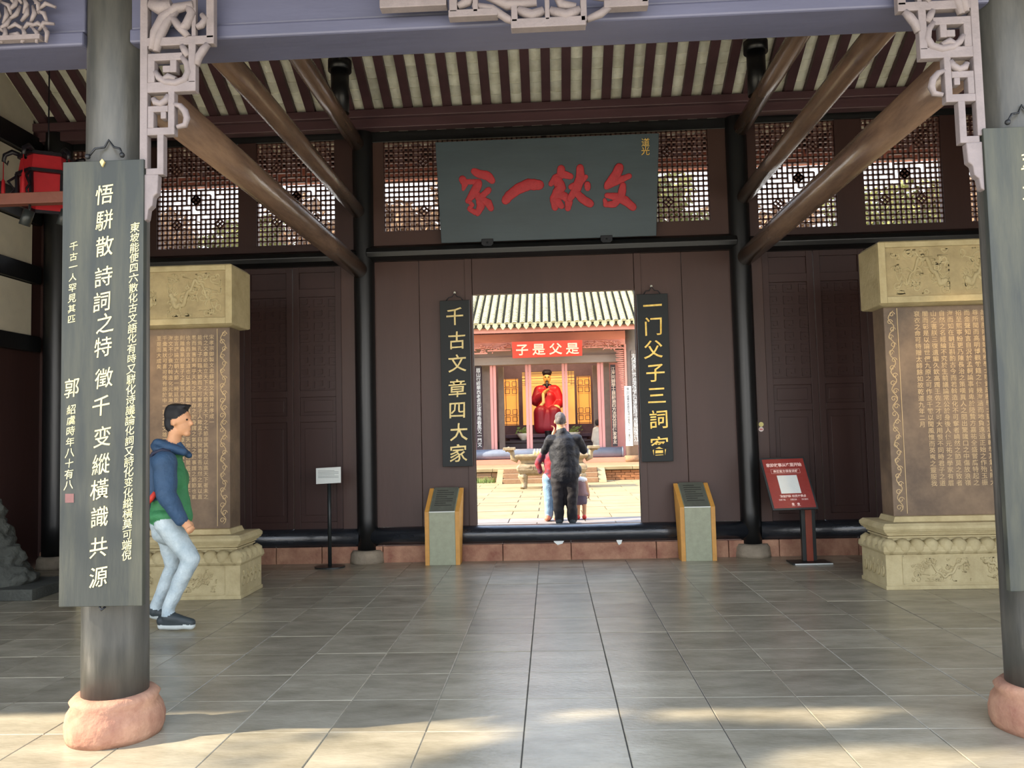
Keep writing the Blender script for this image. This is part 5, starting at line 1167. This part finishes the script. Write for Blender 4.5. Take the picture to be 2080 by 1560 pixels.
# side walls of the courtyard and trees beyond
for s_, n in ((-1, 'left'), (1, 'right')):
    w = MB().box(*sorted((s_ * 12, s_ * 12.4)), 10, 30, GZ, 3.2).build('wall_courtyard_' + n, 'plaster'); w['kind'] = 'structure'
def tree(label, x, y, h, r, seed, lm, n=2600, tr=.16, ls=.16, flat=.55, name='tree', lo=.45, hi=1.0, gaps=()):
    rr = random.Random(seed); t = thing(name, label, 'tree', (x, y, 0))
    b = MB(); b.tube([(x, y, 0), (x + .1, y, h * .3), (x - .1, y, h * .6), (x, y, h * .85)], [tr, tr * .8, tr * .6, tr * .3], 10)
    cl = []
    for i in range(11):
        a = rr.uniform(0, 6.28); e = rr.uniform(lo, hi); q = V(x + r * .75 * math.cos(a) * rr.uniform(.4, 1), y + r * .75 * math.sin(a) * rr.uniform(.4, 1), h * e); cl.append(q)
        s0 = V(x, y, h * (e * .6)); b.tube([s0, s0.lerp(q, .5) + V(0, 0, .15), q], [tr * .35, tr * .22, tr * .1], 6)
    b.build('branches', 'bark', t)
    g = MB()
    for i in range(n):
        c = rr.choice(cl); d = V(rr.gauss(0, 1), rr.gauss(0, 1), rr.gauss(0, 1)).normalized() * (rr.random() ** .45) * r * .5; p = c + V(d.x, d.y, d.z * flat)
        if any(((p.x + p.z * 1.484 - gx) / ga) ** 2 + ((p.y + p.z * .39 - gy) / gb) ** 2 < 1 for gx, gy, ga, gb in gaps): continue
        u = V(rr.gauss(0, 1), rr.gauss(0, 1), rr.gauss(0, .5)).normalized(); w = u.cross(V(rr.gauss(0, 1), rr.gauss(0, 1), rr.gauss(0, 1))).normalized(); s = ls * rr.uniform(.6, 1.2)
        g.add([p - u * s, p - w * s * .4, p + u * s, p + w * s * .4], [(0, 1, 2, 3)])
    tag(g.build('foliage', lm, t, fix=False), kind='stuff')
for n, (x, lm, lab) in enumerate(((-18.5, 'leaf_brown', 'brownish tree crown seen through the leftmost lattice window'), (-14.6, 'leaf', 'olive tree crown seen through the lattice window second from the left'), (-10.4, 'leaf_brown', 'brownish tree crown seen through the lattice just left of the left wall column'), (-5.6, 'leaf_brown', 'brownish tree crown seen through the lattice left of the plaque'), (5.6, 'leaf', 'olive tree crown seen through the lattice right of the plaque'), (10.4, 'leaf_brown', 'brownish tree crown seen through the lattice just right of the right wall column'), (14.5, 'leaf', 'olive tree crown seen through the second lattice right of the right wall column'), (18.6, 'leaf_brown', 'brownish tree crown seen through the rightmost lattice window'))):
    tree(lab, x, 36 + (n % 3) * 1.2, 12.6, 2.9, n + 20, lm, 2300, ls=.3, lo=.62)
# the garden tree outside the left front of the hall, unseen; crown and leaf gaps shaped to dapple the floor
tree('leafy garden tree outside the left front of the hall, out of the frame', -6.7, .9, 6.6, 3.2, 11, 'leaf', 6200, ls=.13, flat=.35, name='garden_tree', lo=.82, hi=.98, gaps=((1.25, 4.38, .42, .2), (1.62, 4.5, .32, .16), (-.6, 4.1, .36, .2), (-1.0, 3.9, .4, .2), (1.6, 3.7, .75, .25), (.68, 4.4, .22, .14), (.2, 4.45, .25, .12)))
